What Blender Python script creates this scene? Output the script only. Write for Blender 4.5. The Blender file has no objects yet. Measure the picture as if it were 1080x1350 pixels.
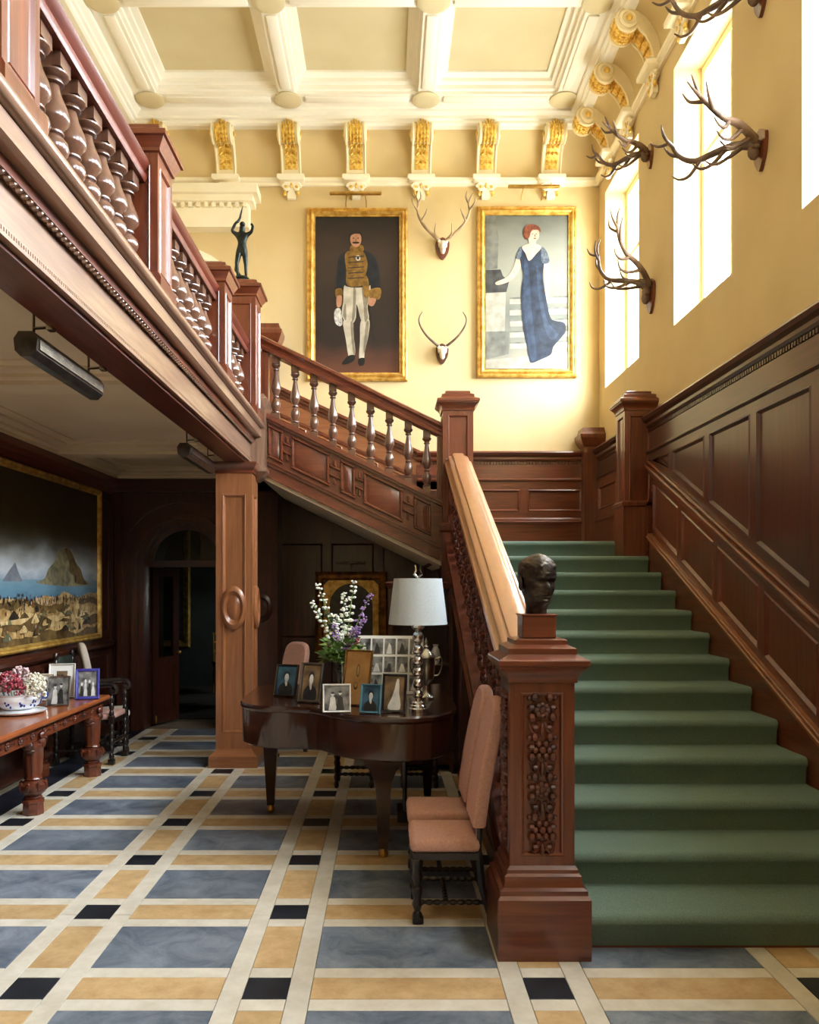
import bpy, bmesh, math, random
from mathutils import Vector, Matrix
R = math.radians
random.seed(7)
SC = bpy.context.scene
COL = SC.collection

# ------------------------------------------------------------------ camera
EYE = 1.6
FPX = 1080.0            # focal length in pixels of the 1080 x 1350 frame
VPX, VPY = 510.0, 773.0  # vanishing point of the depth direction
cam_d = bpy.data.cameras.new('camera')
cam_d.sensor_fit = 'VERTICAL'
cam_d.sensor_height = 36.0
cam_d.lens = FPX / 1350.0 * 36.0
cam_d.shift_x = (540.0 - VPX) / 1350.0
cam_d.shift_y = (VPY - 675.0) / 1350.0
cam_d.clip_start = 0.05
cam = bpy.data.objects.new('camera', cam_d)
COL.objects.link(cam)
cam.location = (0, 0, EYE)
cam.rotation_euler = (R(90), 0, 0)
SC.camera = cam

# ------------------------------------------------------------------ world: bright overcast daylight
W = bpy.data.worlds.new('overcast_sky')
SC.world = W
W.use_nodes = True
bg = W.node_tree.nodes['Background']
wn, wlk = W.node_tree.nodes, W.node_tree.links
wtc = wn.new('ShaderNodeTexCoord')
wsx = wn.new('ShaderNodeSeparateXYZ')
wlk.new(wtc.outputs['Generated'], wsx.inputs[0])
wcr = wn.new('ShaderNodeValToRGB')       # overcast sky above, dull ground below the horizon
wcr.color_ramp.elements[0].position = 0.0
wcr.color_ramp.elements[0].color = (0.33, 0.34, 0.31, 1)
wcr.color_ramp.elements[1].position = 0.02
wcr.color_ramp.elements[1].color = (0.86, 0.94, 1.0, 1)
wlk.new(wsx.outputs['Z'], wcr.inputs['Fac'])
wlk.new(wcr.outputs['Color'], bg.inputs['Color'])
bg.inputs['Strength'].default_value = 30.0
SC.view_settings.view_transform = 'Standard'
SC.view_settings.look = 'None'
SC.view_settings.exposure = 1.12
SC.view_settings.gamma = 1.0
SC.view_settings.use_curve_mapping = False
SC.cycles.max_bounces = 9
SC.cycles.diffuse_bounces = 6
SC.cycles.glossy_bounces = 4
SC.cycles.transparent_max_bounces = 12
SC.cycles.sample_clamp_indirect = 6.0
SC.cycles.use_denoising = True


def PX(x, y, Y):
    """point at depth Y seen at photo pixel (x, y)"""
    u = FPX / Y
    return ((x - VPX) / u, Y, EYE - (y - VPY) / u)


def portal(name, loc, rot, sx, sy):
    d = bpy.data.lights.new(name, 'AREA')
    d.shape = 'RECTANGLE'
    d.size = sx
    d.size_y = sy
    d.cycles.is_portal = True
    o = bpy.data.objects.new(name, d)
    COL.objects.link(o)
    o.location = loc
    o.rotation_euler = rot
    return o


# ------------------------------------------------------------------ plan of the hall (metres)
XR, XL = 2.5, -3.2          # plaster faces right / left
YB, YF = 9.64, -2.2         # back and front walls
ZC = 6.985                  # soffit of ceiling beams
XW = 2.42                   # face of right wainscot
XLP = -3.1                  # face of panelling on left under the gallery
YLB = 9.2                   # dark back wall under the gallery
RISE, TREAD = 0.1565, 0.354
Y1 = 3.615                  # first riser
ZL = 13 * RISE              # landing
ZG = ZL + 6 * 0.157         # gallery floor
WIN_Y = [(8.13, 9.37), (5.93, 7.13), (3.70, 4.93), (1.50, 2.73), (-0.72, 0.52)]
WIN_Z = (3.87, 6.10)
for i, (a, b) in enumerate(WIN_Y):
    portal('window_daylight', (XR + 0.42, (a + b) / 2, sum(WIN_Z) / 2), (0, R(90), 0), WIN_Z[1] - WIN_Z[0] - 0.04, b - a - 0.04)
# tall windows of the wall behind the camera
FWIN = []
for (a, b, c, d) in FWIN:
    portal('window_daylight', ((a + b) / 2, YF - 0.38, (c + d) / 2), (R(90), 0, 0), b - a - 0.04, d - c - 0.04)

# ------------------------------------------------------------------ materials


def lin(c):
    if isinstance(c, str):
        c = tuple(int(c[i:i + 2], 16) for i in (0, 2, 4))
    return tuple(((v / 255) / 12.92 if v / 255 <= 0.04045 else ((v / 255 + 0.055) / 1.055) ** 2.4) for v in c) + (1,)


MATS = {}


def base_mat(name, col, rough=0.5, metal=0.0, spec=0.5, coat=0.0):
    m = bpy.data.materials.new(name)
    m.use_nodes = True
    b = m.node_tree.nodes['Principled BSDF']
    b.inputs['Base Color'].default_value = lin(col)
    b.inputs['Roughness'].default_value = rough
    b.inputs['Metallic'].default_value = metal
    b.inputs['Specular IOR Level'].default_value = spec
    b.inputs['Coat Weight'].default_value = coat
    b.inputs['Coat Roughness'].default_value = 0.15
    MATS[name] = m
    return m, m.node_tree.nodes, m.node_tree.links, b


def noisy(name, c1, c2, scale=4.0, rough=0.5, metal=0.0, stretch=(1, 1, 1), bump=0.0, bscale=None, detail=4, rand=0.0,
          spec=0.5, coat=0.0, lo=0.35, hi=0.65, dist=0.0, rvar=0.0, nrough=0.5):
    """two-colour noise material on object coordinates, optional bump and per-object value shift"""
    m, n, l, b = base_mat(name, c1, rough, metal, spec, coat)
    tc = n.new('ShaderNodeTexCoord')
    mp = n.new('ShaderNodeMapping')
    mp.inputs['Scale'].default_value = stretch
    l.new(tc.outputs['Object'], mp.inputs['Vector'])
    nz = n.new('ShaderNodeTexNoise')
    nz.inputs['Scale'].default_value = scale
    nz.inputs['Detail'].default_value = detail
    nz.inputs['Distortion'].default_value = dist
    nz.inputs['Roughness'].default_value = nrough
    vec = mp.outputs['Vector']
    oi = None
    if rand > 0:
        oi = n.new('ShaderNodeObjectInfo')
        add = n.new('ShaderNodeVectorMath')
        add.operation = 'ADD'
        sc = n.new('ShaderNodeMath')
        sc.operation = 'MULTIPLY'
        sc.inputs[1].default_value = 37.0
        l.new(oi.outputs['Random'], sc.inputs[0])
        l.new(vec, add.inputs[0])
        l.new(sc.outputs[0], add.inputs[1])
        vec = add.outputs[0]
    l.new(vec, nz.inputs['Vector'])
    cr = n.new('ShaderNodeValToRGB')
    cr.color_ramp.elements[0].position = lo
    cr.color_ramp.elements[0].color = lin(c1)
    cr.color_ramp.elements[1].position = hi
    cr.color_ramp.elements[1].color = lin(c2)
    l.new(nz.outputs['Fac'], cr.inputs['Fac'])
    out = cr.outputs['Color']
    if rand > 0:
        hsv = n.new('ShaderNodeHueSaturation')
        mr = n.new('ShaderNodeMapRange')
        mr.inputs['To Min'].default_value = 1 - rand
        mr.inputs['To Max'].default_value = 1 + rand
        l.new(oi.outputs['Random'], mr.inputs['Value'])
        l.new(mr.outputs['Result'], hsv.inputs['Value'])
        l.new(out, hsv.inputs['Color'])
        out = hsv.outputs['Color']
    l.new(out, b.inputs['Base Color'])
    if rvar > 0:
        mr2 = n.new('ShaderNodeMapRange')
        mr2.inputs['To Min'].default_value = rough - rvar
        mr2.inputs['To Max'].default_value = rough + rvar
        l.new(nz.outputs['Fac'], mr2.inputs['Value'])
        l.new(mr2.outputs['Result'], b.inputs['Roughness'])
    if bump > 0:
        bz = n.new('ShaderNodeTexNoise')
        bz.inputs['Scale'].default_value = bscale or scale * 4
        bz.inputs['Detail'].default_value = 3
        l.new(vec, bz.inputs['Vector'])
        bp = n.new('ShaderNodeBump')
        bp.inputs['Strength'].default_value = bump
        bp.inputs['Distance'].default_value = 0.01
        l.new(bz.outputs['Fac'], bp.inputs['Height'])
        l.new(bp.outputs['Normal'], b.inputs['Normal'])
    return m


def wood(name, c1, c2, axis='z', rough=0.38, coat=0.25):
    st = {'z': (22, 22, 1.6), 'x': (1.6, 22, 22), 'y': (22, 1.6, 22)}[axis]
    return noisy(name, c1, c2, 1.6, rough, stretch=st, bump=0.05, bscale=6, detail=6, spec=0.5, coat=coat, lo=0.25, hi=0.75, dist=0.6)


for ax in 'xyz':
    wood('mahog_' + ax, '4e200f', '773b21', ax, 0.32, 0.6)          # staircase
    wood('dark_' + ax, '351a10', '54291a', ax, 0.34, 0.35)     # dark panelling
    wood('oak_' + ax, '6e5140', '96745c', ax, 0.3, 1.0)  # gallery front, base colour lightened to carry part of its polished glare
    wood('walnut_' + ax, '4a3023', '6d4a37', ax, 0.3, 0.7)    # gallery front and balusters
    wood('amber_' + ax, '7c492a', '99623c', ax, 0.34, 0.4)   # pillar, hand rail
wood('red_y', '4b1d11', '6c3020', 'y')
noisy('rail_wood', '9a6b45', 'ab7b53', 1.5, 0.33, stretch=(20, 1, 20), coat=0.5, lo=0.2, hi=0.8)
noisy('ebony', '17100d', '2a1d17', 5, 0.3, bump=0.05, coat=0.3)
noisy('rosewood', '26110b', '40200f', 1.2, 0.22, stretch=(14, 14, 2), coat=0.6, lo=0.2, hi=0.8)
wood('tabletop', '8a4624', 'ab6234', 'y', 0.28, 0.5)
noisy('carved', '3f1c10', '66301b', 8, 0.35, bump=0.25, bscale=60, coat=0.3)
noisy('plaster_wall', 'c9b281', 'd0ba8a', 1.5, 0.75, bump=0.03, bscale=40)
noisy('ceil_white', 'eae6d8', 'efebdf', 2, 0.7)
noisy('ceil_panel', 'cabd97', 'd0c49f', 2, 0.75)
noisy('ceil_low', 'd9c6a6', 'e0cfb1', 2, 0.7)
noisy('cream_trim', 'ece2c4', 'f2ead2', 3, 0.6)
noisy('corbel_cream', 'e4d6ae', 'ecdfbd', 5, 0.55)
noisy('gilt', 'c79430', 'f4d675', 30, 0.32, 0.4, bump=0.3, bscale=90)
noisy('frame_gold', 'b98834', 'e9c46c', 14, 0.33, 0.5, bump=0.35, bscale=70)
noisy('frame_gold_dark', '5c3812', '9a6424', 14, 0.4, 0.5, bump=0.3, bscale=70)
noisy('stone_cream', 'c8bfac', 'dbd3c3', 8, 0.5, detail=8, nrough=0.65, rand=0.05, bump=0.04, bscale=80, spec=0.4)
noisy('stone_ochre', 'b59264', 'cfb081', 9, 0.48, rand=0.08, bump=0.06, bscale=60, detail=9, nrough=0.7, spec=0.4)
noisy('stone_blue', '465160', '98a0aa', 4.5, 0.4, rand=0.14, bump=0.06, bscale=45, detail=10, nrough=0.72, dist=0.6, spec=0.45, lo=0.32, hi=0.78)
noisy('stone_black', '15181f', '23272f', 8, 0.4, rand=0.1, bump=0.04, bscale=60)
noisy('grout', '6d604c', '7d6f58', 8, 0.8)
noisy('carpet', '64786c', '768a7d', 220, 0.95, bump=0.35, bscale=420, spec=0.15, detail=2)
noisy('pink_velvet', 'd0a091', 'dcae9f', 90, 0.85, bump=0.15, bscale=200, spec=0.2)
noisy('cream_velvet', 'd8c8b4', 'e2d5c4', 60, 0.85, bump=0.1, bscale=200, spec=0.2)
noisy('bronze', '2a231d', '54483c', 18, 0.38, 0.7, bump=0.45, bscale=55)
noisy('bronze_green', '1c201d', '343a35', 18, 0.4, 0.8, bump=0.2, bscale=80)
noisy('silver', 'c9c7c2', 'e4e2de', 10, 0.14, 1.0)
noisy('old_silver', 'a9a59c', 'c9c4b8', 16, 0.25, 1.0)
noisy('steel_dark', '4a453f', '6b645b', 12, 0.35, 0.9)
noisy('brass', 'a57f3c', 'c69e57', 12, 0.3, 0.9)
noisy('antler', '3a2a20', '7d614a', 9, 0.5, bump=0.3, bscale=50, lo=0.3, hi=0.75)
noisy('antler_pale', '6b5239', 'b59d7c', 6, 0.5, bump=0.25, bscale=50)
noisy('bone', 'cfc2a6', 'e6dcc6', 20, 0.6, bump=0.2, bscale=50)
noisy('shade_fabric', 'b9c2c6', 'c6ced1', 160, 0.8, bump=0.08, bscale=300, spec=0.2)
noisy('porcelain', 'e8eaee', 'f3f4f5', 3, 0.12, coat=0.6)
noisy('porcelain_blue', '22357c', '3a55a0', 30, 0.15, coat=0.6)
noisy('leaf', '4d6e30', '86a556', 18, 0.55, bump=0.1)
noisy('leaf_dark', '1d2a1c', '33432a', 18, 0.55)
noisy('petal_white', 'e9ead8', 'f6f6ee', 20, 0.6)
noisy('petal_purple', '8b66a8', 'b796cb', 20, 0.6)
noisy('petal_pink', 'c9a3a6', 'ead6d2', 25, 0.6)
noisy('petal_red', '8a2f3c', 'b5525a', 25, 0.6)
noisy('petal_cream', 'd5cbb0', 'ece6d2', 25, 0.6)
noisy('paper_white', 'dedad0', 'e8e5dc', 4, 0.6)
noisy('photo_grey', '2a2a2a', '8d8a84', 16, 0.35, detail=6, lo=0.38, hi=0.62)
noisy('photo_sepia', '4a3826', '8b7150', 14, 0.35, detail=5)
noisy('photo_blue', '1c3440', '4d7384', 10, 0.3, detail=5)
noisy('photo_pale', 'bdb9b0', 'e3dfd6', 14, 0.4)
noisy('photo_dark', '171717', '343230', 12, 0.3)
noisy('photo_tan', 'a97f4a', 'c69c63', 10, 0.45)
noisy('frame_black', '12100f', '1f1c19', 10, 0.25, coat=0.4)
noisy('frame_teal', '3f6a78', '5b8794', 10, 0.4, 0.3)
noisy('frame_blue', '33307f', '46449a', 10, 0.4)
noisy('leather_green', '222a22', '323b30', 12, 0.5, bump=0.1)
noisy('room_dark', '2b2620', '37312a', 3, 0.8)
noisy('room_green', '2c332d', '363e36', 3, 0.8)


def glass_mat(name, tint, gloss=0.08, rough=0.03):
    m = bpy.data.materials.new(name)
    m.use_nodes = True
    n, l = m.node_tree.nodes, m.node_tree.links
    n.remove(n['Principled BSDF'])
    tr = n.new('ShaderNodeBsdfTransparent')
    tr.inputs['Color'].default_value = tint
    gl = n.new('ShaderNodeBsdfGlossy')
    gl.inputs['Roughness'].default_value = rough
    mx = n.new('ShaderNodeMixShader')
    mx.inputs[0].default_value = gloss
    l.new(tr.outputs[0], mx.inputs[1])
    l.new(gl.outputs[0], mx.inputs[2])
    l.new(mx.outputs[0], n['Material Output'].inputs['Surface'])
    MATS[name] = m


glass_mat('pane_clear', (0.97, 0.98, 1, 1), 0.04)
glass_mat('pane_dark', (0.55, 0.55, 0.5, 1), 0.06)
glass_mat('vase_glass', (0.86, 0.92, 0.9, 1), 0.14, 0.02)

# ------------------------------------------------------------------ mesh builder


class G:
    def __init__(s):
        s.v, s.f, s.m = [], [], []

    def add(s, vs, fs, mi=0, M=None):
        o = len(s.v)
        if M is not None:
            vs = [tuple(M @ Vector(p)) for p in vs]
        s.v += [tuple(p) for p in vs]
        s.f += [tuple(o + i for i in f) for f in fs]
        s.m += [mi] * len(fs)
        return s

    def box(s, x0, y0, z0, x1, y1, z1, mi=0, M=None):
        x0, x1 = min(x0, x1), max(x0, x1)
        y0, y1 = min(y0, y1), max(y0, y1)
        z0, z1 = min(z0, z1), max(z0, z1)
        vs = [(x0, y0, z0), (x1, y0, z0), (x1, y1, z0), (x0, y1, z0), (x0, y0, z1), (x1, y0, z1), (x1, y1, z1), (x0, y1, z1)]
        return s.add(vs, [(3, 2, 1, 0), (4, 5, 6, 7), (0, 1, 5, 4), (1, 2, 6, 5), (2, 3, 7, 6), (3, 0, 4, 7)], mi, M)

    def cbox(s, x0, y0, z0, x1, y1, z1, b=0.01, seg=1, mi=0, M=None):
        bm = bmesh.new()
        bmesh.ops.create_cube(bm, size=1)
        for v in bm.verts:
            v.co = Vector((x0 + (v.co.x + .5) * (x1 - x0), y0 + (v.co.y + .5) * (y1 - y0), z0 + (v.co.z + .5) * (z1 - z0)))
        bmesh.ops.bevel(bm, geom=list(bm.edges), offset=b, segments=seg, affect='EDGES', profile=0.5)
        bm.verts.index_update()
        s.add([v.co.copy() for v in bm.verts], [[v.index for v in f.verts] for f in bm.faces], mi, M)
        bm.free()
        return s

    def prism(s, poly, axis, a, b, mi=0, M=None):
        """poly in 2D extruded along axis from a to b; ('x': (y,z)), ('y': (x,z)), ('z': (x,y))"""
        def p(q, t):
            return {'x': (t, q[0], q[1]), 'y': (q[0], t, q[1]), 'z': (q[0], q[1], t)}[axis]
        n = len(poly)
        vs = [p(q, a) for q in poly] + [p(q, b) for q in poly]
        fs = [tuple(range(n)), tuple(range(2 * n - 1, n - 1, -1))]
        fs += [(i, n + i, n + (i + 1) % n, (i + 1) % n) for i in range(n)]
        return s.add(vs, fs, mi, M)

    def loft(s, prof, A, B, mi=0, cap=True):
        """prof: closed list; A, B: functions from a profile point to 3D"""
        n = len(prof)
        vs = [A(q) for q in prof] + [B(q) for q in prof]
        fs = [(i, n + i, n + (i + 1) % n, (i + 1) % n) for i in range(n)]
        if cap:
            fs += [tuple(range(n)), tuple(range(2 * n - 1, n - 1, -1))]
        return s.add(vs, fs, mi)

    def along_y(s, prof, y0, z0, y1, z1, mi=0):
        """prof (x,z) swept along y, z shifted from z0 to z1 (sheared)"""
        return s.loft(prof, lambda q: (q[0], y0, q[1] + z0), lambda q: (q[0], y1, q[1] + z1), mi)

    def along_x(s, prof, x0, z0, x1, z1, mi=0):
        """prof (y,z)"""
        return s.loft(prof, lambda q: (x0, q[0], q[1] + z0), lambda q: (x1, q[0], q[1] + z1), mi)

    def lathe(s, prof, c=(0, 0, 0), seg=16, mi=0, M=None, sx=1, sy=1):
        vs, fs = [], []
        n = len(prof)
        for (r, z) in prof:
            for k in range(seg):
                a = 2 * math.pi * k / seg
                vs.append((c[0] + r * math.cos(a) * sx, c[1] + r * math.sin(a) * sy, c[2] + z))
        for i in range(n - 1):
            for k in range(seg):
                k2 = (k + 1) % seg
                fs.append((i * seg + k, i * seg + k2, (i + 1) * seg + k2, (i + 1) * seg + k))
        fs.append(tuple(range(seg - 1, -1, -1)))
        fs.append(tuple((n - 1) * seg + k for k in range(seg)))
        return s.add(vs, fs, mi, M)

    def sqlathe(s, prof, c=(0, 0, 0), mi=0, sy=1.0, M=None):
        """square cross-section tower: prof (half width, z)"""
        vs, fs = [], []
        for (r, z) in prof:
            for (a, b) in ((-1, -1), (1, -1), (1, 1), (-1, 1)):
                vs.append((c[0] + a * r, c[1] + b * r * sy, c[2] + z))
        n = len(prof)
        for i in range(n - 1):
            for k in range(4):
                k2 = (k + 1) % 4
                fs.append((i * 4 + k, i * 4 + k2, (i + 1) * 4 + k2, (i + 1) * 4 + k))
        fs.append((3, 2, 1, 0))
        fs.append(tuple((n - 1) * 4 + k for k in range(4)))
        return s.add(vs, fs, mi, M)

    def tube(s, pts, rad, seg=8, mi=0, M=None):
        pts = [Vector(p) for p in pts]
        n = len(pts)
        if not isinstance(rad, (list, tuple)):
            rad = [rad] * n
        t0 = (pts[1] - pts[0]).normalized()
        ref = Vector((0, 0, 1)) if abs(t0.z) < 0.9 else Vector((1, 0, 0))
        nx = t0.cross(ref).normalized()
        vs, fs = [], []
        for i in range(n):
            t = (pts[min(i + 1, n - 1)] - pts[max(i - 1, 0)]).normalized()
            nx = (nx - t * nx.dot(t)).normalized()
            ny = t.cross(nx)
            for k in range(seg):
                a = 2 * math.pi * k / seg
                vs.append(pts[i] + (nx * math.cos(a) + ny * math.sin(a)) * rad[i])
        for i in range(n - 1):
            for k in range(seg):
                k2 = (k + 1) % seg
                fs.append((i * seg + k, i * seg + k2, (i + 1) * seg + k2, (i + 1) * seg + k))
        fs.append(tuple(range(seg - 1, -1, -1)))
        fs.append(tuple((n - 1) * seg + k for k in range(seg)))
        return s.add(vs, fs, mi, M)

    def ell(s, c, r, mi=0, seg=10, rings=6, M=None, rot=None):
        vs, fs = [], []
        rm = rot or Matrix.Identity(3)
        vs.append(Vector(c) + rm @ Vector((0, 0, -r[2])))
        for i in range(1, rings):
            ph = math.pi * i / rings - math.pi / 2
            for k in range(seg):
                a = 2 * math.pi * k / seg
                vs.append(Vector(c) + rm @ Vector((r[0] * math.cos(ph) * math.cos(a), r[1] * math.cos(ph) * math.sin(a), r[2] * math.sin(ph))))
        vs.append(Vector(c) + rm @ Vector((0, 0, r[2])))
        for k in range(seg):
            fs.append((0, 1 + (k + 1) % seg, 1 + k))
        for i in range(rings - 2):
            for k in range(seg):
                k2 = (k + 1) % seg
                a = 1 + i * seg
                fs.append((a + k, a + k2, a + seg + k2, a + seg + k))
        e = len(vs) - 1
        a = 1 + (rings - 2) * seg
        for k in range(seg):
            fs.append((a + k, a + (k + 1) % seg, e))
        return s.add(vs, fs, mi, M)

    def rings(s, loops, mi=0, cap=False, M=None, closed=True):
        """join successive loops of equal length"""
        n = len(loops[0])
        vs = [p for lp in loops for p in lp]
        fs = []
        for i in range(len(loops) - 1):
            for k in range(n if closed else n - 1):
                k2 = (k + 1) % n
                fs.append((i * n + k, i * n + k2, (i + 1) * n + k2, (i + 1) * n + k))
        if cap:
            fs.append(tuple((len(loops) - 1) * n + k for k in range(n)))
        return s.add(vs, fs, mi, M)

    def build(s, name, mat, parent=None, loc=None, rot=None, ang=35, fix=True):
        me = bpy.data.meshes.new(name)
        me.from_pydata([tuple(p) for p in s.v], [], s.f)
        mats = mat if isinstance(mat, (list, tuple)) else [mat]
        for mm in mats:
            me.materials.append(MATS[mm])
        if len(mats) > 1:
            me.polygons.foreach_set('material_index', s.m)
        if fix:
            bm = bmesh.new()
            bm.from_mesh(me)
            bmesh.ops.recalc_face_normals(bm, faces=bm.faces)
            bm.to_mesh(me)
            bm.free()
        me.shade_smooth()
        me.set_sharp_from_angle(angle=R(ang))
        o = bpy.data.objects.new(name, me)
        COL.objects.link(o)
        if parent:
            o.parent = parent
        if loc:
            o.location = loc
        if rot:
            o.rotation_euler = rot
        return o


def tag(o, label, cat, group=None):
    o['label'] = label
    o['category'] = cat
    if group:
        o['group'] = group
    return o


def thing(name, label, cat, loc=(0, 0, 0), rot=(0, 0, 0), group=None):
    o = bpy.data.objects.new(name, None)
    o.empty_display_size = 0.1
    COL.objects.link(o)
    o.location = loc
    o.rotation_euler = rot
    return tag(o, label, cat, group)


def struct(o, label, cat):
    o['kind'] = 'structure'
    o['label'] = label
    o['category'] = cat
    return o


def inst(src, parent, loc=None, rot=None, scale=None):
    c = src.copy()
    COL.objects.link(c)
    c.parent = parent
    if loc is not None:
        c.location = loc
    if rot is not None:
        c.rotation_euler = rot
    if scale is not None:
        c.scale = scale
    return c


def dup(root, label=None, loc=None, rot=None):
    r = root.copy()
    COL.objects.link(r)
    if loc is not None:
        r.location = loc
    if rot is not None:
        r.rotation_euler = rot
    if label:
        r['label'] = label
    for ch in [c for c in root.children]:
        c = ch.copy()
        COL.objects.link(c)
        c.parent = r
        for g in [x for x in ch.children]:
            d = g.copy()
            COL.objects.link(d)
            d.parent = c
    return r


def catmull(pts, closed=True, n=5):
    out = []
    L = len(pts)
    rng = range(L if closed else L - 1)
    for i in rng:
        if closed:
            p0, p1, p2, p3 = pts[(i - 1) % L], pts[i], pts[(i + 1) % L], pts[(i + 2) % L]
        else:
            p0, p1, p2, p3 = pts[max(i - 1, 0)], pts[i], pts[i + 1], pts[min(i + 2, L - 1)]
        for k in range(n):
            t = k / n
            out.append(tuple(0.5 * (2 * b + (c - a) * t + (2 * a - 5 * b + 4 * c - d) * t * t + (3 * b - a - 3 * c + d) * t ** 3)
                             for a, b, c, d in zip(p0, p1, p2, p3)))
    if not closed:
        out.append(tuple(pts[-1]))
    return out


# wall mapping: (along, z, out) -> world
def WR(a, z, d):
    return (XR - d, a, z)


def WB(a, z, d):
    return (a, YB - d, z)


def WLP(a, z, d):
    return (XLP + d, a, z)


def WLB(a, z, d):
    return (a, YLB - d, z)


def offset_poly(poly, t):
    """inward offset of a convex polygon"""
    n = len(poly)
    area = sum(poly[i][0] * poly[(i + 1) % n][1] - poly[(i + 1) % n][0] * poly[i][1] for i in range(n))
    sg = 1 if area > 0 else -1
    lines = []
    for i in range(n):
        a, b = poly[i], poly[(i + 1) % n]
        dx, dy = b[0] - a[0], b[1] - a[1]
        L = math.hypot(dx, dy)
        nx, ny = -dy / L * sg, dx / L * sg
        lines.append(((a[0] + nx * t, a[1] + ny * t), (dx, dy)))
    out = []
    for i in range(n):
        (p, d), (q, e) = lines[i - 1], lines[i]
        den = d[0] * e[1] - d[1] * e[0]
        s = ((q[0] - p[0]) * e[1] - (q[1] - p[1]) * e[0]) / den
        out.append((p[0] + d[0] * s, p[1] + d[1] * s))
    return out


def wslab(W_, poly, d0, d1, g=None):
    g = g or G()
    n = len(poly)
    g.rings([[W_(p[0], p[1], d0) for p in poly], [W_(p[0], p[1], d1) for p in poly]], cap=True)
    return g


def wpanel(W_, poly, name, mat, parent, d=0.03, steps=((0, 0), (0.012, 0.006), (0.028, -0.012), (0.03, -0.014)), field=None):
    """recessed panel: moulding loops then the flat field"""
    g = G()
    loops = []
    for (ins, dd) in steps:
        q = offset_poly(poly, ins) if ins else poly
        loops.append([W_(p[0], p[1], d + dd) for p in q])
    g.rings(loops, cap=True)
    return g.build(name, mat, parent, ang=20)


def rect(a0, z0, a1, z1):
    return [(a0, z0), (a1, z0), (a1, z1), (a0, z1)]

# ================================================================== FLOOR
g = G()
g.box(XL - .3, YF - .3, -0.12, XR + .3, 2.40, 0)
g.box(XL - .3, 2.40, -0.12, XR + .3, YB + .3, -0.014)
floor = struct(g.build('floor', 'stone_cream'), 'stone floor of blue slate and ochre slabs framed by cream strips', 'floor')
for s_ in floor.data.materials:
    pass
SLABM = {}


def slab(name, mat, x0, y0, x1, y1):
    if x0 > 0.64 and y0 > 3.8:
        return
    x1 = min(x1, XR)
    y1 = min(y1, YLB if x1 < -1.4 else YB)
    if x1 - x0 < .02 or y1 - y0 < .02:
        return
    key = (mat, round(x1 - x0, 3), round(y1 - y0, 3))
    if key not in SLABM:
        g = G()
        w, d, e = (x1 - x0) / 2 - .0012, (y1 - y0) / 2 - .0012, .0015
        g.rings([[(-w, -d, -.02), (w, -d, -.02), (w, d, -.02), (-w, d, -.02)],
                 [(-w, -d, -.0015), (w, -d, -.0015), (w, d, -.0015), (-w, d, -.0015)],
                 [(-w + e, -d + e, 0), (w - e, -d + e, 0), (w - e, d - e, 0), (-w + e, d - e, 0)]], cap=True)
        SLABM[key] = g.build(name, mat, floor, ((x0 + x1) / 2, (y0 + y1) / 2, random.uniform(-.0006, .0006)))
    else:
        inst(SLABM[key], floor, ((x0 + x1) / 2, (y0 + y1) / 2, random.uniform(-.0006, .0006)))


BW, CS = 0.175, 0.09
BC = [-2.605, -1.51, -0.565, 0.555, 1.675]
PER, YR0 = 0.766, 3.176
BLUE = [(-2.34, -1.60), (-1.245, -0.655), (-0.30, 0.465), (0.82, 1.585), (1.94, 2.5)]
for k in range(-1, 9):
    y = YR0 + PER * k
    for x in BC:
        slab('black_tile', 'stone_black', x, y, x + BW, y + .175)
        slab('cream_strip', 'stone_cream', x, y + .175, x + BW, y + .26)
        slab('ochre_slab', 'stone_ochre', x, y + .26, x + BW, y + .68)
        slab('cream_strip', 'stone_cream', x, y + .68, x + BW, y + PER)
        if k % 2:
            for xx in (x - CS, x + BW):
                slab('cream_strip', 'stone_cream', xx, y + .05, xx + CS, y + .05 + 2 * PER)
    for (a, b) in BLUE:
        slab('ochre_slab', 'stone_ochre', a, y, b, y + .175)
        slab('cream_strip', 'stone_cream', a, y + .175, b, y + .26)
        slab('blue_slab', 'stone_blue', a, y + .26, b, y + .68)
        slab('cream_strip', 'stone_cream', a, y + .68, b, y + PER)
for k in range(8):
    slab('black_border', 'stone_black', -2.96, 2.40 + k * .85, -2.695, 2.40 + (k + 1) * .85)
floor.data.materials[0] = MATS['grout']
# the plain part of the floor nearest the front wall is cream stone
g = G()
g.box(XL, YF, 0.0005, XR, 2.40, 0.004)
g.build('cream_strip', 'stone_cream', floor)

# ================================================================== WALLS
T = 0.42
g = G()
ys = [YF - .3] + [v for ab in reversed(WIN_Y) for v in ab] + [YB + .3]
g.box(XR, YF - .3, -.1, XR + T, YB + .3, WIN_Z[0])
g.box(XR, YF - .3, WIN_Z[1], XR + T, YB + .3, 7.6)
for i in range(0, len(ys), 2):
    g.box(XR, ys[i], WIN_Z[0], XR + T, ys[i + 1], WIN_Z[1])
wall_right = struct(g.build('wall_right', 'plaster_wall'), 'tall ochre yellow wall pierced by three bright windows above dark panelling', 'wall')

g = G()
g.box(-1.5, YB, -.1, XR + T, YB + .3, 7.6)
g.box(XL - .35, YB, 2.8, -1.5, YB + .3, 7.6)
wall_back = struct(g.build('wall_back', 'plaster_wall'), 'pale yellow end wall hung with two full length portraits', 'wall')

g = G()
g.box(XL - .35, YF - .3, -.1, XL, YB + .3, 7.6)
wall_left = struct(g.build('wall_left', 'plaster_wall'), 'long side wall, dark panelling below the gallery', 'wall')

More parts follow.
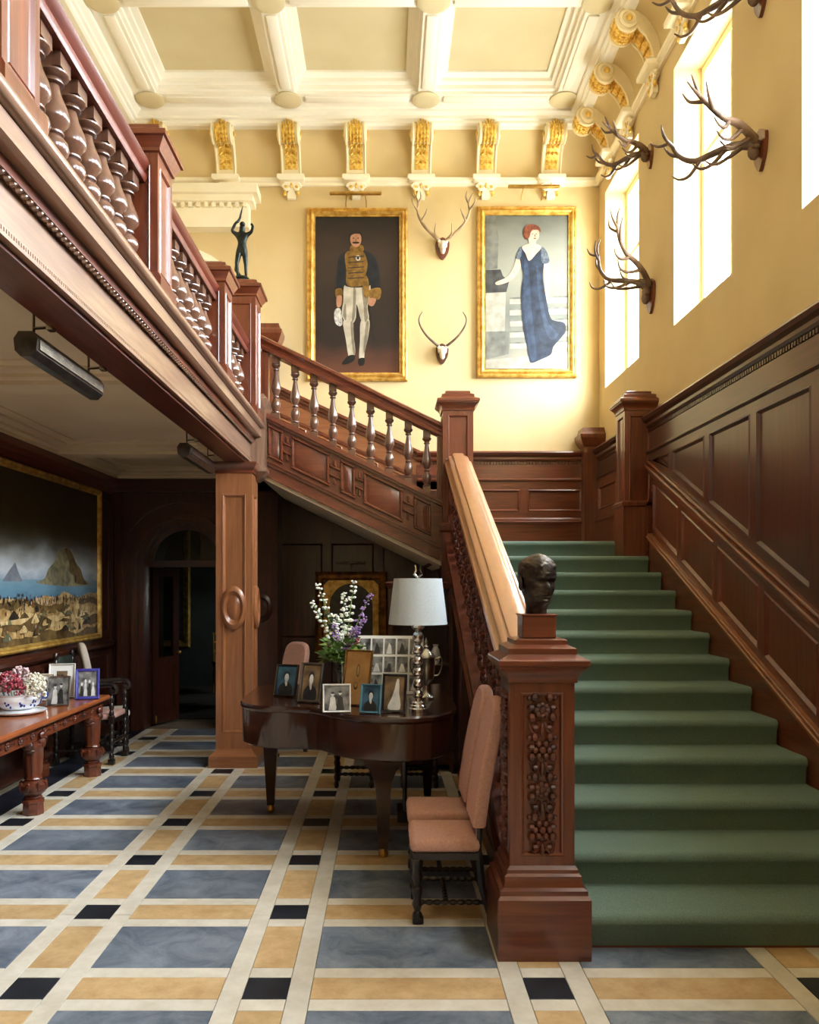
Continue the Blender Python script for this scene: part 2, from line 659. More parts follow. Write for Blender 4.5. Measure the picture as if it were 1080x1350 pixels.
# front wall behind the camera with its windows
g = G()
xs = sorted(set([XL - .35, XR + T] + [v for f in FWIN for v in f[:2]]))
zs = sorted(set([-.1, 7.6] + [v for f in FWIN for v in f[2:]]))
for i in range(len(xs) - 1):
    for j in range(len(zs) - 1):
        mx, mz = (xs[i] + xs[i + 1]) / 2, (zs[j] + zs[j + 1]) / 2
        if not any(f[0] < mx < f[1] and f[2] < mz < f[3] for f in FWIN):
            g.box(xs[i], YF - .35, zs[j], xs[i + 1], YF, zs[j + 1])
wall_front = struct(g.build('wall_front', 'plaster_wall'), 'entrance wall with tall windows', 'wall')


def window(n, axis, a0, a1, z0, z1, label):
    """sash window filling an opening; axis 'y' = right wall, 'x' = front wall"""
    def P(a, z, d):
        return (XR + d, a, z) if axis == 'y' else (a, YF - d, z)

    def bar(g, b0, c0, b1, c1, d0, d1):
        p, q = P(b0, c0, d0), P(b1, c1, d1)
        g.box(*p, *q)
    g = G()
    f = .07
    bar(g, a0, z0, a0 + f, z1, .24, .32)
    bar(g, a1 - f, z0, a1, z1, .24, .32)
    bar(g, a0 + f, z0, a1 - f, z0 + f, .24, .32)
    bar(g, a0 + f, z1 - f, a1 - f, z1, .24, .32)
    w = struct(g.build('window_%d' % n, 'cream_trim'), label, 'window')
    am, zt = (a0 + a1) / 2, z0 + (z1 - z0) * .66
    g = G()
    bar(g, am - .03, z0 + f, am + .03, z1 - f, .25, .31)
    g.build('mullion', 'cream_trim', w)
    g = G()
    bar(g, a0 + f, zt - .025, am - .03, zt + .025, .25, .31)
    bar(g, am + .03, zt - .025, a1 - f, zt + .025, .25, .31)
    g.build('transom', 'cream_trim', w)
    for (b0, b1) in ((a0 + f, am - .03), (am + .03, a1 - f)):
        for (c0, c1) in ((z0 + f, zt - .025), (zt + .025, z1 - f)):
            g = G()
            bar(g, b0, c0, b1, c1, .276, .282)
            g.build('pane', 'pane_clear', w)
    return w


wl = ['bright window beside the portrait of the lady', 'bright window between two piers hung with antlers',
      'bright window above the stair panelling, cut by the picture edge', 'tall daylight window in the side wall', 'tall daylight window near the entrance wall']
for i, (a, b) in enumerate(WIN_Y):
    window(i + 1, 'y', a, b, WIN_Z[0], WIN_Z[1], wl[i])
for i, (a, b, c, d) in enumerate(FWIN):
    window(i + 6, 'x', a, b, c, d, 'tall daylight window in the entrance wall')

# ------------------------------------------------------------------ ceiling
g = G()
g.box(XL - .3, YF - .3, 7.32, XR + .3, YB + .3, 7.55)
ceiling = struct(g.build('ceiling', 'ceil_white'), 'cream coffered plaster ceiling with moulded beams', 'ceiling')
CXB = [-2.615, -1.09, 0.432, 1.955]
CYB = [9.05 - 1.523 * k for k in range(8)]
g = G()
g.box(XL, YF, ZC, CXB[0], YB, 7.33)
g.box(CXB[-1], YF, ZC, XR, YB, 7.33)
g.box(CXB[0], CYB[0], ZC, CXB[-1], YB, 7.33)
g.box(CXB[0], YF, ZC, CXB[-1], CYB[-1], 7.33)
g.build('border', 'ceil_white', ceiling)
hx, hy = (CXB[1] - CXB[0]) / 2, 1.523 / 2
prof = [(0, ZC), (.09, ZC), (.09, 7.015), (.12, 7.025), (.12, 7.065), (.165, 7.08), (.165, 7.115), (.215, 7.135), (.225, 7.14), (.225, 7.165)]
g = G()
g.rings([[(-hx + i, -hy + i, z), (hx - i, -hy + i, z), (hx - i, hy - i, z), (-hx + i, hy - i, z)] for (i, z) in prof])
cof0 = None
g2 = G()
i_, z_ = .226, 7.163
g2.box(-hx + i_, -hy + i_, z_, hx - i_, hy - i_, z_ + .04)
g3 = G()
g3.cbox(-hx + .19, -.055, ZC - .022, hx - .19, .055, ZC + .005, .015, 2)
g4 = G()
g4.cbox(-.055, -hy + .19, ZC - .022, .055, hy - .19, ZC + .005, .015, 2)
g5 = G()
g5.lathe([(.13, .01), (.15, -.005), (.155, -.02), (.13, -.03), (.10, -.034)], seg=24)
proto = {}
for ix in range(3):
    for iy in range(7):
        cx, cy = (CXB[ix] + CXB[ix + 1]) / 2, (CYB[iy] + CYB[iy + 1]) / 2
        if not proto:
            proto['c'] = g.build('coffer', 'ceil_white', ceiling, (cx, cy, 0), fix=False)
            proto['p'] = g2.build('panel', 'ceil_panel', proto['c'])
        else:
            c = inst(proto['c'], ceiling, (cx, cy, 0))
            inst(proto['p'], c)
for iy in range(8):
    for ix in range(4):
        if 'r' not in proto:
            proto['r'] = g5.build('rosette', 'ceil_panel', ceiling, (CXB[ix], CYB[iy], ZC))
        else:
            inst(proto['r'], ceiling, (CXB[ix], CYB[iy], ZC))
        if ix < 3:
            l = ((CXB[ix] + CXB[ix + 1]) / 2, CYB[iy], 0)
            if 'x' not in proto:
                proto['x'] = g3.build('beam_panel', 'ceil_white', ceiling, l)
            else:
                inst(proto['x'], ceiling, l)
        if iy < 7:
            l = (CXB[ix], (CYB[iy] + CYB[iy + 1]) / 2, 0)
            if 'y' not in proto:
                proto['y'] = g4.build('beam_panel', 'ceil_white', ceiling, l)
            else:
                inst(proto['y'], ceiling, l)

TRIM = {}
# cornice, cove and picture rail run round the hall
cor = [(0, 7.0), (0, 6.84), (.32, 6.84), (.345, 6.855), (.345, 6.885), (.375, 6.895), (.375, 6.925), (.42, 6.95), (.42, 6.975), (.44, 7.0)]
cove = [(0, 6.9)] + [(.33 * (1 - math.cos(t * math.pi / 16)), 6.40 + .46 * math.sin(t * math.pi / 16)) for t in range(9)] + [(.33, 6.9)]
rail = [(0, 6.30), (.03, 6.30), (.03, 6.33), (.06, 6.345), (.06, 6.385), (.03, 6.40), (0, 6.41)]
for W_, a0, a1, wall in ((WR, YF, YB, wall_right), (WB, XL, XR, wall_back), (lambda a, z, d: (XL + d, a, z), YF, YB, wall_left)):
    tn = len(TRIM) + 1
    for nm, pr, mt in (('cornice', cor, 'ceil_white'), ('cove', cove, 'plaster_wall'), ('picture_rail', rail, 'cream_trim')):
        g = G()
        g.loft(pr, lambda q: W_(a0, q[1], q[0]), lambda q: W_(a1, q[1], q[0]))
        o = g.build(nm if nm != 'cornice' else 'trim_%d' % tn, mt, TRIM.get(wall), ang=25)
        if nm == 'cornice':
            TRIM[wall] = struct(o, 'moulded cream cornice with gilded corbels along the ' + {'wall_right': 'window wall', 'wall_back': 'end wall', 'wall_left': 'gallery side'}[wall.name], 'cornice')

# ------------------------------------------------------------------ corbels (built facing -y, wall at y = 0)


def corbel_proto(wall, loc, rot):
    c0, r = (.30, .375), .105
    arc = [(c0[0] + r * math.cos(R(a)), c0[1] + r * math.sin(R(a))) for a in range(215, 451, 20)]
    outer = [(.06, 0), (.07, .08), (.095, .16), (.14, .235), (.19, .285)] + arc
    inner = [(.18, .46), (.08, .37), (.02, .2), (0, 0)]
    g = G()
    g.prism([(-o, z) for o, z in outer + inner], 'x', -.11, .11)
    for sx in (-1, 1):       # rolled side edges and volutes
        g.tube([(sx * .105, -o - .004, z) for o, z in outer], .014, 6)
        g.lathe([(.085, 0), (.085, .012), (.06, .02), (.055, .012)], seg=16,
                M=Matrix.Translation((sx * .11, -c0[0], c0[1])) @ Matrix.Rotation(sx * R(90), 4, 'Y'))
    cb = g.build('corbel', 'corbel_cream', wall, loc, rot)
    # gilded acanthus on the face
    g = G()
    op = outer[1:-2]
    n = len(op)
    lp = []
    for w in (-.075, -.04, 0, .04, .075):
        k = .012 if abs(w) < .05 else .004
        lp.append([(w, -o - k * (1.0 if i % 2 else .6), z) for i, (o, z) in enumerate(op)])
    g.rings(lp, closed=False)
    for i in range(1, 6):
        o, z = op[i]
        for sx in (-1, 0, 1):
            g.ell((sx * .042, -o - .012, z), (.016, .014, .036), seg=6, rings=4,
                  rot=Matrix.Rotation(R(-25 + 4 * i), 3, 'X') @ Matrix.Rotation(sx * R(-30), 3, 'Y'))
    for i in range(6, n - 1):
        o, z = op[i]
        for w in (-.055, -.02, .02, .055):
            g.ell((w, -o - .006, z), (.011, .02, .022), seg=6, rings=4)
    for k in range(-2, 3):   # palmette on top
        g.ell((k * .03, -c0[0] - .075 + abs(k) * .01, c0[1] + .1 - abs(k) * .012), (.015, .02, .035), seg=6, rings=4, rot=Matrix.Rotation(k * R(14), 3, 'Y'))
    g.build('gilded_leaf', 'gilt', cb)
    g = G()
    for sx in (-1, 1):
        g.ell((sx * .135, -c0[0], c0[1]), (.012, .032, .032), seg=10, rings=6)
    g.build('gilded_boss', 'gilt', cb)
    g = G()
    g.sqlathe([(.13, -.065), (.155, -.05), (.16, -.015), (.15, 0)], (0, -.07, 0), sy=.5)
    for sx in (-1, 1):       # scrolled bracket under the shelf
        sp = [(sx * (.062 + .05 * (1 - t / 14) * math.cos(t * .8)), -.055, -.115 + .05 * (1 - t / 14) * math.sin(t * .8)) for t in range(13)]
        g.tube(sp, .017, 6)
    g.sqlathe([(.045, -.25), (.05, -.2), (.03, -.15), (.09, -.065)], (0, -.035, 0), sy=.5)
    g.build('scroll_bracket', 'cream_trim', cb)
    g = G()
    for sx in (-1, 1):
        g.ell((sx * .062, -.07, -.115), (.018, .012, .018), seg=8, rings=5)
        g.ell((sx * .075, -.05, -.185), (.02, .02, .035), seg=8, rings=5)
    g.ell((0, -.07, -.1), (.014, .014, .035), seg=8, rings=5)
    g.build('gilded_drop', 'gilt', cb)
    return cb


ZB = 6.385
cb0 = corbel_proto(TRIM[wall_back], (-1.875, YB, ZB), (0, 0, 0))


def put_corbel(wall, loc, rot):
    c = inst(cb0, wall, loc, rot)
    for ch in [x for x in cb0.children]:
        inst(ch, c)


for x in (-2.63, -1.116, -.357, .402, 1.16, 1.92):
    put_corbel(TRIM[wall_back], (x, YB, ZB), (0, 0, 0))
for k in range(8):
    put_corbel(TRIM[wall_right], (XR, 9.08 - .76 * k, ZB), (0, 0, R(-90)))

# ------------------------------------------------------------------ cream door case on the gallery
g = G()
xc = -2.4
g.box(xc - .92, YB - .30, 6.10, xc + .92, YB, 6.20)
g.box(xc - .86, YB - .24, 6.03, xc + .86, YB, 6.10)
g.box(xc - .80, YB - .16, 5.76, xc + .80, YB, 6.03)
dc2 = struct(g.build('door_2', 'cream_trim'), 'cream arched door case with dentil cornice on the gallery', 'door')
g = G()
for k in range(18):
    g.box(xc - .79 + k * .09, YB - .2, 5.98, xc - .745 + k * .09, YB - .15, 6.03)
o = g.build('dentil', 'cream_trim', dc2)
o['kind'] = 'stuff'
g = G()
for (r0, r1, d) in ((.62, .70, .10), (.54, .62, .07), (.46, .54, .04)):
    lo = []
    for r, dd in ((r0, 0), (r0, d), (r1, d), (r1, 0)):
        lo.append([(xc + r * math.cos(R(a)), YB - dd, 4.85 + r * math.sin(R(a))) for a in range(0, 181, 10)])
    g.rings(lo, closed=False)
for sx in (-1, 1):
    g.box(xc + sx * .46, YB - .08, ZG, xc + sx * .70, YB, 4.85)
g.build('door_arch', 'cream_trim', dc2)
g = G()
g.box(xc - .46, YB - .03, ZG, xc + .46, YB, 4.85)
g.prism([(xc + .46 * math.cos(R(a)), 4.85 + .46 * math.sin(R(a))) for a in range(0, 181, 10)], 'y', YB - .03, YB)
g.build('door_leaf', 'cream_trim', dc2)

# ================================================================== PANELLING
SL = RISE / TREAD


def zr(y):   # top of the sloping wall rail
    return 2.81 - SL * (7.63 - y)


def zk(y):   # top of the sloping skirting
    return 2.13 - SL * (7.6 - y)


CAP = [(0, 3.17), (.135, 3.17), (.145, 3.15), (.13, 3.125), (.10, 3.105), (.10, 3.08), (.085, 3.06), (.05, 3.06), (.05, 3.02), (0, 3.02)]


def wprof(W_, pr, a0, a1, name, mat, par):
    g = G()
    g.loft(pr, lambda q: W_(a0, q[1], q[0]), lambda q: W_(a1, q[1], q[0]))
    return g.build(name, mat, par, ang=25)


def dentils(W_, a0, a1, step, z0, z1, d0, d1, mat, par, name='dentil'):
    g = G()
    n = int((a1 - a0) / step)
    for k in range(n):
        a = a0 + (k + .25) * step
        p, q = W_(a, z0, d0), W_(a + step * .55, z1, d1)
        g.box(*p, *q)
    o = g.build(name, mat, par)
    o['kind'] = 'stuff'
    return o


# right wall: backing, frieze, cap
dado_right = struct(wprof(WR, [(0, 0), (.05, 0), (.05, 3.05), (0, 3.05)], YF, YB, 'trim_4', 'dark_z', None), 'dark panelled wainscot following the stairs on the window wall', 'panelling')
dado_back = struct(wprof(WB, rect(0, 0, .08, 2.9), -1.4, .60, 'trim_5', 'dark_z', None), 'panelled wainscot of the end wall behind the stairs', 'panelling')
dado_left = struct(wprof(lambda a, z, d: (XL + d, a, z), rect(0, 0, .10, 2.9), YF, YLB + .01, 'trim_6', 'dark_z', None), 'dark panelling of the gallery side wall', 'panelling')
wprof(WR, CAP, YF, YB, 'dado_cap', 'dark_y', dado_right)
dentils(WR, 2.0, YB - .1, .035, 3.025, 3.055, .05, .082, 'dark_y', dado_right)
wprof(WR, rect(0, 2.86, .075, 3.02), YF, YB, 'frieze_board', 'dark_y', dado_right)
wprof(WR, [(.03, 2.82), (.085, 2.82), (.10, 2.835), (.10, 2.85), (.08, 2.862), (.03, 2.862)], YF, YB, 'moulding', 'dark_y', dado_right)
wprof(WR, rect(.03, 2.75, .08, 2.82), YF, 7.55, 'top_rail', 'dark_y', dado_right)
# tall panels above the sloping rail
st = [7.52] + [6.98 - .785 * k for k in range(6)]
for k in range(len(st) - 1):
    a1, a0 = st[k] - .045, st[k + 1] + .045
    wslab(WR, [(a0 - .09, zr(a0 - .09) - .05), (a0, zr(a0) - .05), (a0, 2.75), (a0 - .09, 2.75)], .03, .08).build('stile', 'dark_z', dado_right)
    lo0, lo1 = zr(a0) + .07, zr(a1) + .07
    # bottom rail follows the slope
    wslab(WR, [(a0, zr(a0) - .05), (a1, zr(a1) - .05), (a1, min(lo1, 2.75)), (a0, lo0)], .03, .08).build('bottom_rail', 'dark_y', dado_right)
    if lo1 < 2.72:
        wpanel(WR, [(a0, lo0), (a1, lo1), (a1, 2.75), (a0, 2.75)], 'panel', 'dark_z', dado_right, .08)
    else:
        am = a0 + (2.74 - lo0) / SL
        wpanel(WR, [(a0, lo0), (am, 2.75), (a0, 2.75)], 'panel', 'dark_z', dado_right, .08, steps=((0, 0), (0.01, 0.006), (0.02, -0.014)))
wslab(WR, rect(YF, 0, 3.0, 2.75), .03, .08).build('plain_board', 'dark_z', dado_right)
# sloping rail mouldings
ya, yb = 3.3, 7.5
for (x0, x1, t, b, nm) in ((XW + .03, XW - .035, .0, -.03, 'rail_cap'), (XW + .03, XW - .065, -.03, -.065, 'rail_moulding'), (XW + .03, XW - .045, -.065, -.095, 'rail_moulding'), (XW + .03, XW - .02, -.095, -.13, 'rail_moulding')):
    G().along_y([(x0, b), (x1 + .008, b), (x1, b + .01), (x1, t - .01), (x1 + .008, t), (x0, t)], ya, zr(ya), yb, zr(yb)).build(nm, 'mahog_y', dado_right)
# lower panels
st = [7.5] + [6.78 - .74 * k for k in range(5)]
for k in range(len(st) - 1):
    a1, a0 = st[k] - .04, st[k + 1] + .04
    wslab(WR, [(a0 - .08, zk(a0 - .08) - .1), (a0, zk(a0) - .1), (a0, zr(a0) - .1), (a0 - .08, zr(a0 - .08) - .1)], .03, .075).build('stile', 'mahog_z', dado_right)
    for (o0, o1) in ((-.19, -.1), (0, 0)):
        if o0:
            wslab(WR, [(a0, zr(a0) + o0), (a1, zr(a1) + o0), (a1, zr(a1) + o1), (a0, zr(a0) + o1)], .03, .075).build('rail', 'mahog_y', dado_right)
        else:
            wslab(WR, [(a0, zk(a0) - .1), (a1, zk(a1) - .1), (a1, zk(a1) + .05), (a0, zk(a0) + .05)], .03, .075).build('rail', 'mahog_y', dado_right)
    wpanel(WR, [(a0, zk(a0) + .05), (a1, zk(a1) + .05), (a1, zr(a1) - .19), (a0, zr(a0) - .19)], 'panel', 'mahog_z', dado_right, .075)
# sloping skirting with its triple moulding
G().along_y([(XW + .03, -.6), (XW - .015, -.6), (XW - .015, -.05), (XW + .03, -.05)], ya, zk(ya), yb, zk(yb)).build('skirting', 'mahog_y', dado_right)
for (x1, t, b) in ((XW - .03, 0, -.02), (XW - .045, -.02, -.045), (XW - .03, -.045, -.07)):
    G().along_y([(XW + .03, b), (x1 + .006, b), (x1, b + .006), (x1, t - .006), (x1 + .006, t), (XW + .03, t)], ya, zk(ya), yb, zk(yb)).build('skirting_moulding', 'amber_y', dado_right)


# landing panelling, level, on the right wall and the back wall
def landing_panels(W_, a0, a1, cuts, wall, ax, mat='mahog'):
    wprof(W_, rect(0, ZL - .3, .052, 2.85), a0, a1, 'panelling_back', mat + '_z', wall)
    wprof(W_, rect(.03, 2.73, .08, 2.82), a0, a1, 'top_rail', mat + '_' + ax, wall)
    wprof(W_, rect(.03, 2.40, .08, 2.47), a0, a1, 'bottom_rail', mat + '_' + ax, wall)
    wprof(W_, [(.03, 2.33), (.11, 2.33), (.115, 2.35), (.10, 2.365), (.10, 2.38), (.085, 2.40), (.03, 2.40)], a0, a1, 'skirting_moulding', mat + '_' + ax, wall)
    wprof(W_, rect(.03, ZL - .1, .095, 2.33), a0, a1, 'skirting', mat + '_' + ax, wall)
    for k in range(len(cuts) - 1):
        wpanel(W_, rect(cuts[k] + .045, 2.47, cuts[k + 1] - .045, 2.73), 'panel', mat + '_' + ax, wall, .08)
    for c in cuts:
        wprof(W_, rect(.03, 2.47, .08, 2.73), c - .045, c + .045, 'stile', mat + '_z', wall)


landing_panels(WR, 7.55, YB, [7.85, 8.6, 9.4], dado_right, 'y')
landing_panels(WB, .35, XR, [.40, 1.05, 1.60, 2.33], dado_back, 'x')
wprof(WB, CAP, .35, XR, 'dado_cap', 'mahog_x', dado_back)
dentils(WB, .4, XR - .1, .035, 3.025, 3.055, .05, .082, 'mahog_x', dado_back)
wprof(WB, rect(0, 2.86, .075, 3.02), .35, XR, 'frieze_board', 'mahog_x', dado_back)
wprof(WB, [(.03, 2.82), (.085, 2.82), (.10, 2.835), (.10, 2.85), (.08, 2.862), (.03, 2.862)], .35, XR, 'moulding', 'mahog_x', dado_back)
# sloping dado behind the upper flight
S2 = .46


def zd(x):
    return 3.17 + S2 * (.40 - x)


xa, xb = .40, -1.32
wslab(WB, [(xa, zd(xa) - 1.25), (xa, zd(xa) - .04), (xb, zd(xb) - .04), (xb, zd(xb) - 1.3)], 0, .06).build('sloping_dado', 'amber_x', dado_back)
for (d, t, b) in ((.13, 0, -.035), (.10, -.035, -.075), (.075, -.075, -.12), (.075, -.30, -.335)):
    G().along_x([(YB, t), (YB - d, t), (YB - d, b), (YB, b)], xa, zd(xa), xb, zd(xb)).build('dado_moulding', 'mahog_x', dado_back)
for k in range(4):
    a1, a0 = .32 - k * .42, -.02 - k * .42
    wpanel(WB, [(a0, zd(a0) - .72), (a1, zd(a1) - .72), (a1, zd(a1) - .36), (a0, zd(a0) - .36)], 'panel', 'amber_x', dado_back, .065)
# small wall newels
for nm, c, hw, zt, par, zb in (('wall_newel', (2.37, 9.50), .10, 3.42, dado_back, ZL), ('wall_newel', (-1.36, 9.52), .10, 4.62, dado_back, ZG)):
    g = G()
    g.sqlathe([(hw, 0), (hw, zt - zb - .22), (hw + .02, zt - zb - .20), (hw + .055, zt - zb - .12), (hw + .06, zt - zb - .08), (hw + .03, zt - zb - .05), (hw + .02, zt - zb)], (c[0], c[1], zb))
    g.build(nm, 'mahog_z', par, ang=15)

# ------------------------------------------------------------------ dark panelled walls under the gallery and the stairs
XD, RD, ZD = -2.28, .43, 1.864    # arched doorway
g = G()
pts = [(XL, -.05), (XD - RD, -.05), (XD - RD, ZD)]
pts += [(XD + RD * math.cos(R(a)), ZD + RD * math.sin(R(a))) for a in range(170, 0, -10)]
pts += [(XD + RD, ZD), (XD + RD, -.05), (-1.3, -.05), (-1.3, 2.9), (XL, 2.9)]
g.prism(pts, 'y', YLB, YB + .3)
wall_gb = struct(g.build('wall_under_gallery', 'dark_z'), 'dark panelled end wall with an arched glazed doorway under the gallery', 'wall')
g = G()      # moulded arch
for (r0, r1, d) in ((RD, RD + .06, .06), (RD + .06, RD + .13, .10), (RD + .13, RD + .24, .05), (RD + .24, RD + .29, .09)):
    lo = []
    for r, dd in ((r0, 0), (r0, d), (r1, d), (r1, 0)):
        lo.append([(XD + r * math.cos(R(a)), YLB - dd, ZD + r * math.sin(R(a))) for a in range(0, 181, 9)])
    g.rings(lo, closed=False)
    for sx in (-1, 1):
        g.box(XD + sx * r0, YLB - d, 0, XD + sx * r1, YLB, ZD - .001)
g.build('door_casing', 'dark_z', wall_gb)
for (a0, a1, z0, z1) in ((-3.08, -2.98, .5, 2.4), (-1.55, -1.38, .5, 2.4)):
    wpanel(WLB, rect(a0, z0, a1, z1), 'panel', 'dark_z', wall_gb, .004)
wprof(WLB, rect(0, 0, .03, .22), -1.56, -1.3, 'skirting', 'dark_x', wall_gb)
wprof(WLB, rect(0, 2.66, .06, 2.8), XL, -1.3, 'crown', 'dark_x', wall_gb)

# the stair hall's lower back wall
for k in range(3):
    for (z0, z1) in ((.3, .85), (1.0, 2.1)):
        wpanel(WB, rect(-1.25 + k * .6, z0, -.75 + k * .6, z1), 'panel', 'dark_z', dado_back, .085)
wprof(WB, rect(.08, 0, .11, .2), -1.3, .58, 'skirting', 'dark_x', dado_back)
# pilaster with roundel on the back wall
g = G()
g.box(-1.56, YB - .5, 0, -1.22, YB - .05, 2.75)
pil = g.build('pilaster', 'dark_z', dado_back)
g = G()
g.lathe([(.11, 0), (.11, .03), (.08, .045), (.06, .02), (.02, .03)], seg=20, M=Matrix.Translation((-1.39, YB - .5, 1.36)) @ Matrix.Rotation(R(90), 4, 'X'), sy=1.5)
g.build('roundel', 'dark_z', pil)

# left wall panelling under the gallery
WL_ = lambda a, z, d: (XL + d, a, z)
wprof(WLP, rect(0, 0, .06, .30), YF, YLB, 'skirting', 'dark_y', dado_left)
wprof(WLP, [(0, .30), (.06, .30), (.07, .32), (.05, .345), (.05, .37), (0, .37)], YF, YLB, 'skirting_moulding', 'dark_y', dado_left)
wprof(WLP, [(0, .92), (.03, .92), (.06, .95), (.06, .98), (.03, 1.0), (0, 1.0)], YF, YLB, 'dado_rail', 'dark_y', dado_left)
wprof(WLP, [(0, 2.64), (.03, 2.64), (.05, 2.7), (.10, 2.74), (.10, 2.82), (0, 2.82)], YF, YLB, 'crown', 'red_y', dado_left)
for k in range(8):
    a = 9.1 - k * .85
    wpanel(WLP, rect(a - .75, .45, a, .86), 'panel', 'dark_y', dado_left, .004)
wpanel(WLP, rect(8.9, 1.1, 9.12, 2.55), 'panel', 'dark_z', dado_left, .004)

# ================================================================== STAIRCASE


def pb(g, name, mat, parent, root=None, ang=35):
    """build a mesh given in world coordinates under an unrotated root"""
    o = g.build(name, mat, parent, ang=ang)
    r = root or parent
    if parent is r:
        o.location = -r.location
    return o


def newel(par, root, c, zb, ht, hw=.14, base=True, carved=False, bw=None, bh=.26, capw=.195, mat='mahog'):
    """square newel post with moulded base, sunk panels and a pyramid-stepped cap"""
    bw = bw or hw + .06
    g = G()
    z0 = zb
    zt = zb + ht - .19
    pw = hw - .045
    # shaft as a frame: corner stiles, top and bottom rails around a recess
    zp0, zp1 = zb + (bh + .17 if base else .12), zt - .04
    g.box(c[0] - hw + .02, c[1] - hw + .02, z0, c[0] + hw - .02, c[1] + hw - .02, zt)
    for sx in (-1, 1):
        for sy in (-1, 1):
            g.box(c[0] + sx * pw, c[1] + sy * pw, z0, c[0] + sx * hw, c[1] + sy * hw, zt)
    for (a, b) in ((z0, zp0), (zp1, zt)):
        g.box(c[0] - hw + .0005, c[1] - hw + .0005, a, c[0] + hw - .0005, c[1] + hw - .0005, b)
    p = pb(g, 'newel_post', mat + '_z', par, root)
    if par is not root:
        p.location = (0, 0, 0)
    for (dx, dy) in ((0, -1), (1, 0), (-1, 0)):
        def W_(a, z, d):
            return (c[0] + a, c[1] - (hw - .02) - d, z) if dy else (c[0] + dx * (hw - .02 + d), c[1] + a, z)
        wpanel(W_, rect(-pw, zp0, pw, zp1), 'panel', mat + '_z', p, .02, steps=((0, 0), (.004, 0.003), (.012, .0), (.018, -.012)))
    if base:
        g = G()
        g.sqlathe([(bw, 0), (bw, bh), (bw - .012, bh + .015), (bw - .012, bh + .035), (bw - .028, bh + .045), (hw + .026, bh + .065), (hw + .026, bh + .09), (hw + .014, bh + .10), (hw + .014, bh + .115), (hw, bh + .13)], (c[0], c[1], zb))
        g.build('base', mat + '_x', p, ang=25)
    g = G()
    cw = capw
    g.sqlathe([(hw, 0), (hw + .010, .003), (hw + .010, .018), (hw + .014, .03), (hw + .022, .045), (cw - .02, .06), (cw - .008, .068), (cw - .008, .074), (cw, .08), (cw, .10), (cw - .004, .105),
               (cw - .042, .122), (cw - .046, .126), (cw - .046, .15), (cw - .075, .163), (cw - .08, .166), (cw - .08, .184), (cw - .09, .19)], (c[0], c[1], zt))
    g.build('cap', mat + '_x', p, ang=25)
    return p, (zp0, zp1)


st_root = thing('staircase', 'broad mahogany staircase rising to a landing below the two portraits', 'staircase', (.65, 3.6, 0))
XS0, XS1 = .70, 2.40
for i in range(13):
    y = Y1 + TREAD * i
    g = G()
    g.box(XS0, y + .012, 0 if i < 3 else i * RISE - .2, XS1, y + TREAD + .02, (i + 1) * RISE - .012)
    pb(g, 'step', 'mahog_x', st_root)
g = G()
g.box(.42, Y1 + TREAD * 13, ZL - .22, 2.45, YB - .09, ZL - .012)
pb(g, 'landing', 'mahog_x', st_root)
# left string, spandrel, carved balustrade, hand rail
y0s, y1s = 3.86, 7.54


def nose(y):
    return RISE + SL * (y - Y1)


g = G()
g.prism([(y0s, 0), (7.60, 0), (YB - .12, 0), (YB - .12, ZL - .2), (7.60, ZL - .2), (7.60, nose(7.60) - .17), (y0s, max(nose(y0s) - .17, .05))], 'x', .60, .66)
sp = pb(g, 'spandrel', 'dark_z', st_root)
for k in range(4):
    a0, a1 = 4.15 + k * .85, 4.9 + k * .85
    WS = lambda a, z, d: (.60 - d, a, z)
    wpanel(WS, [(a0, .12), (a1, .12), (a1, nose(a1) - .27), (a0, nose(a0) - .27 if nose(a0) > .5 else .2)], 'panel', 'dark_z', sp, .004)
g = G()
g.along_y([(.575, -.19), (.72, -.19), (.72, .08), (.575, .08)], y0s, nose(y0s), y1s, nose(y1s))
strg = pb(g, 'string', 'mahog_y', st_root)
for (x0, t, b) in ((.535, .13, .085), (.545, .085, .06), (.55, -.15, -.19)):
    G().along_y([(x0, b), (.74, b), (.74, t), (x0, t)], y0s, nose(y0s), y1s, nose(y1s)).build('string_moulding', 'mahog_y', strg)
RZ0, RZ1 = 1.30, 2.82


def rail_z(y):
    return RZ0 + (RZ1 - RZ0) * (y - 3.87) / (7.52 - 3.87)


# pierced carved panels: interlaced scrolls between string and rail, one panel per bay
for b in range(4):
    g = G()
    for k in range(5):
        y = 4.05 + b * .88 + k * .175
        zl, zh = nose(y) + .13, rail_z(y) - .13
        zm = (zl + zh) / 2
        h = (zh - zl) / 2
        for s in (-1, 1):
            pts = [(.63 + .012 * math.sin(t), y + s * .085 * math.cos(t * 1.0) * (1 - .05 * t), zm + s * h * (.98 - .13 * t) * math.sin(t * .9 + .4)) for t in [q * .45 for q in range(11)]]
            g.tube(pts, [.022] * 8 + [.018, .014, .008], 6)
        for s in (-.62, 0, .62):
            for q in range(5):
                a = q * 2 * math.pi / 5
                g.ell((.60, y + .03 * math.cos(a), zm + s * h + .03 * math.sin(a)), (.018, .02, .02), seg=6, rings=4)
            g.ell((.592, y, zm + s * h), (.018, .016, .016), seg=6, rings=4)
        for s in (-.8, -.3, .3, .8):
            for e_ in (-1, 1):
                g.ell((.608, y + .088 + e_ * .02, zm + s * h), (.016, .018, .045), seg=6, rings=4, rot=Matrix.Rotation(e_ * R(32), 3, 'X'))
    g.along_y([(.612, -.02), (.648, -.02), (.648, .02), (.612, .02)], 4.0 + b * .88, nose(4.0 + b * .88) + .47, 4.88 + b * .88, nose(4.88 + b * .88) + .47)
    pb(g, 'carved_panel', 'carved', st_root)
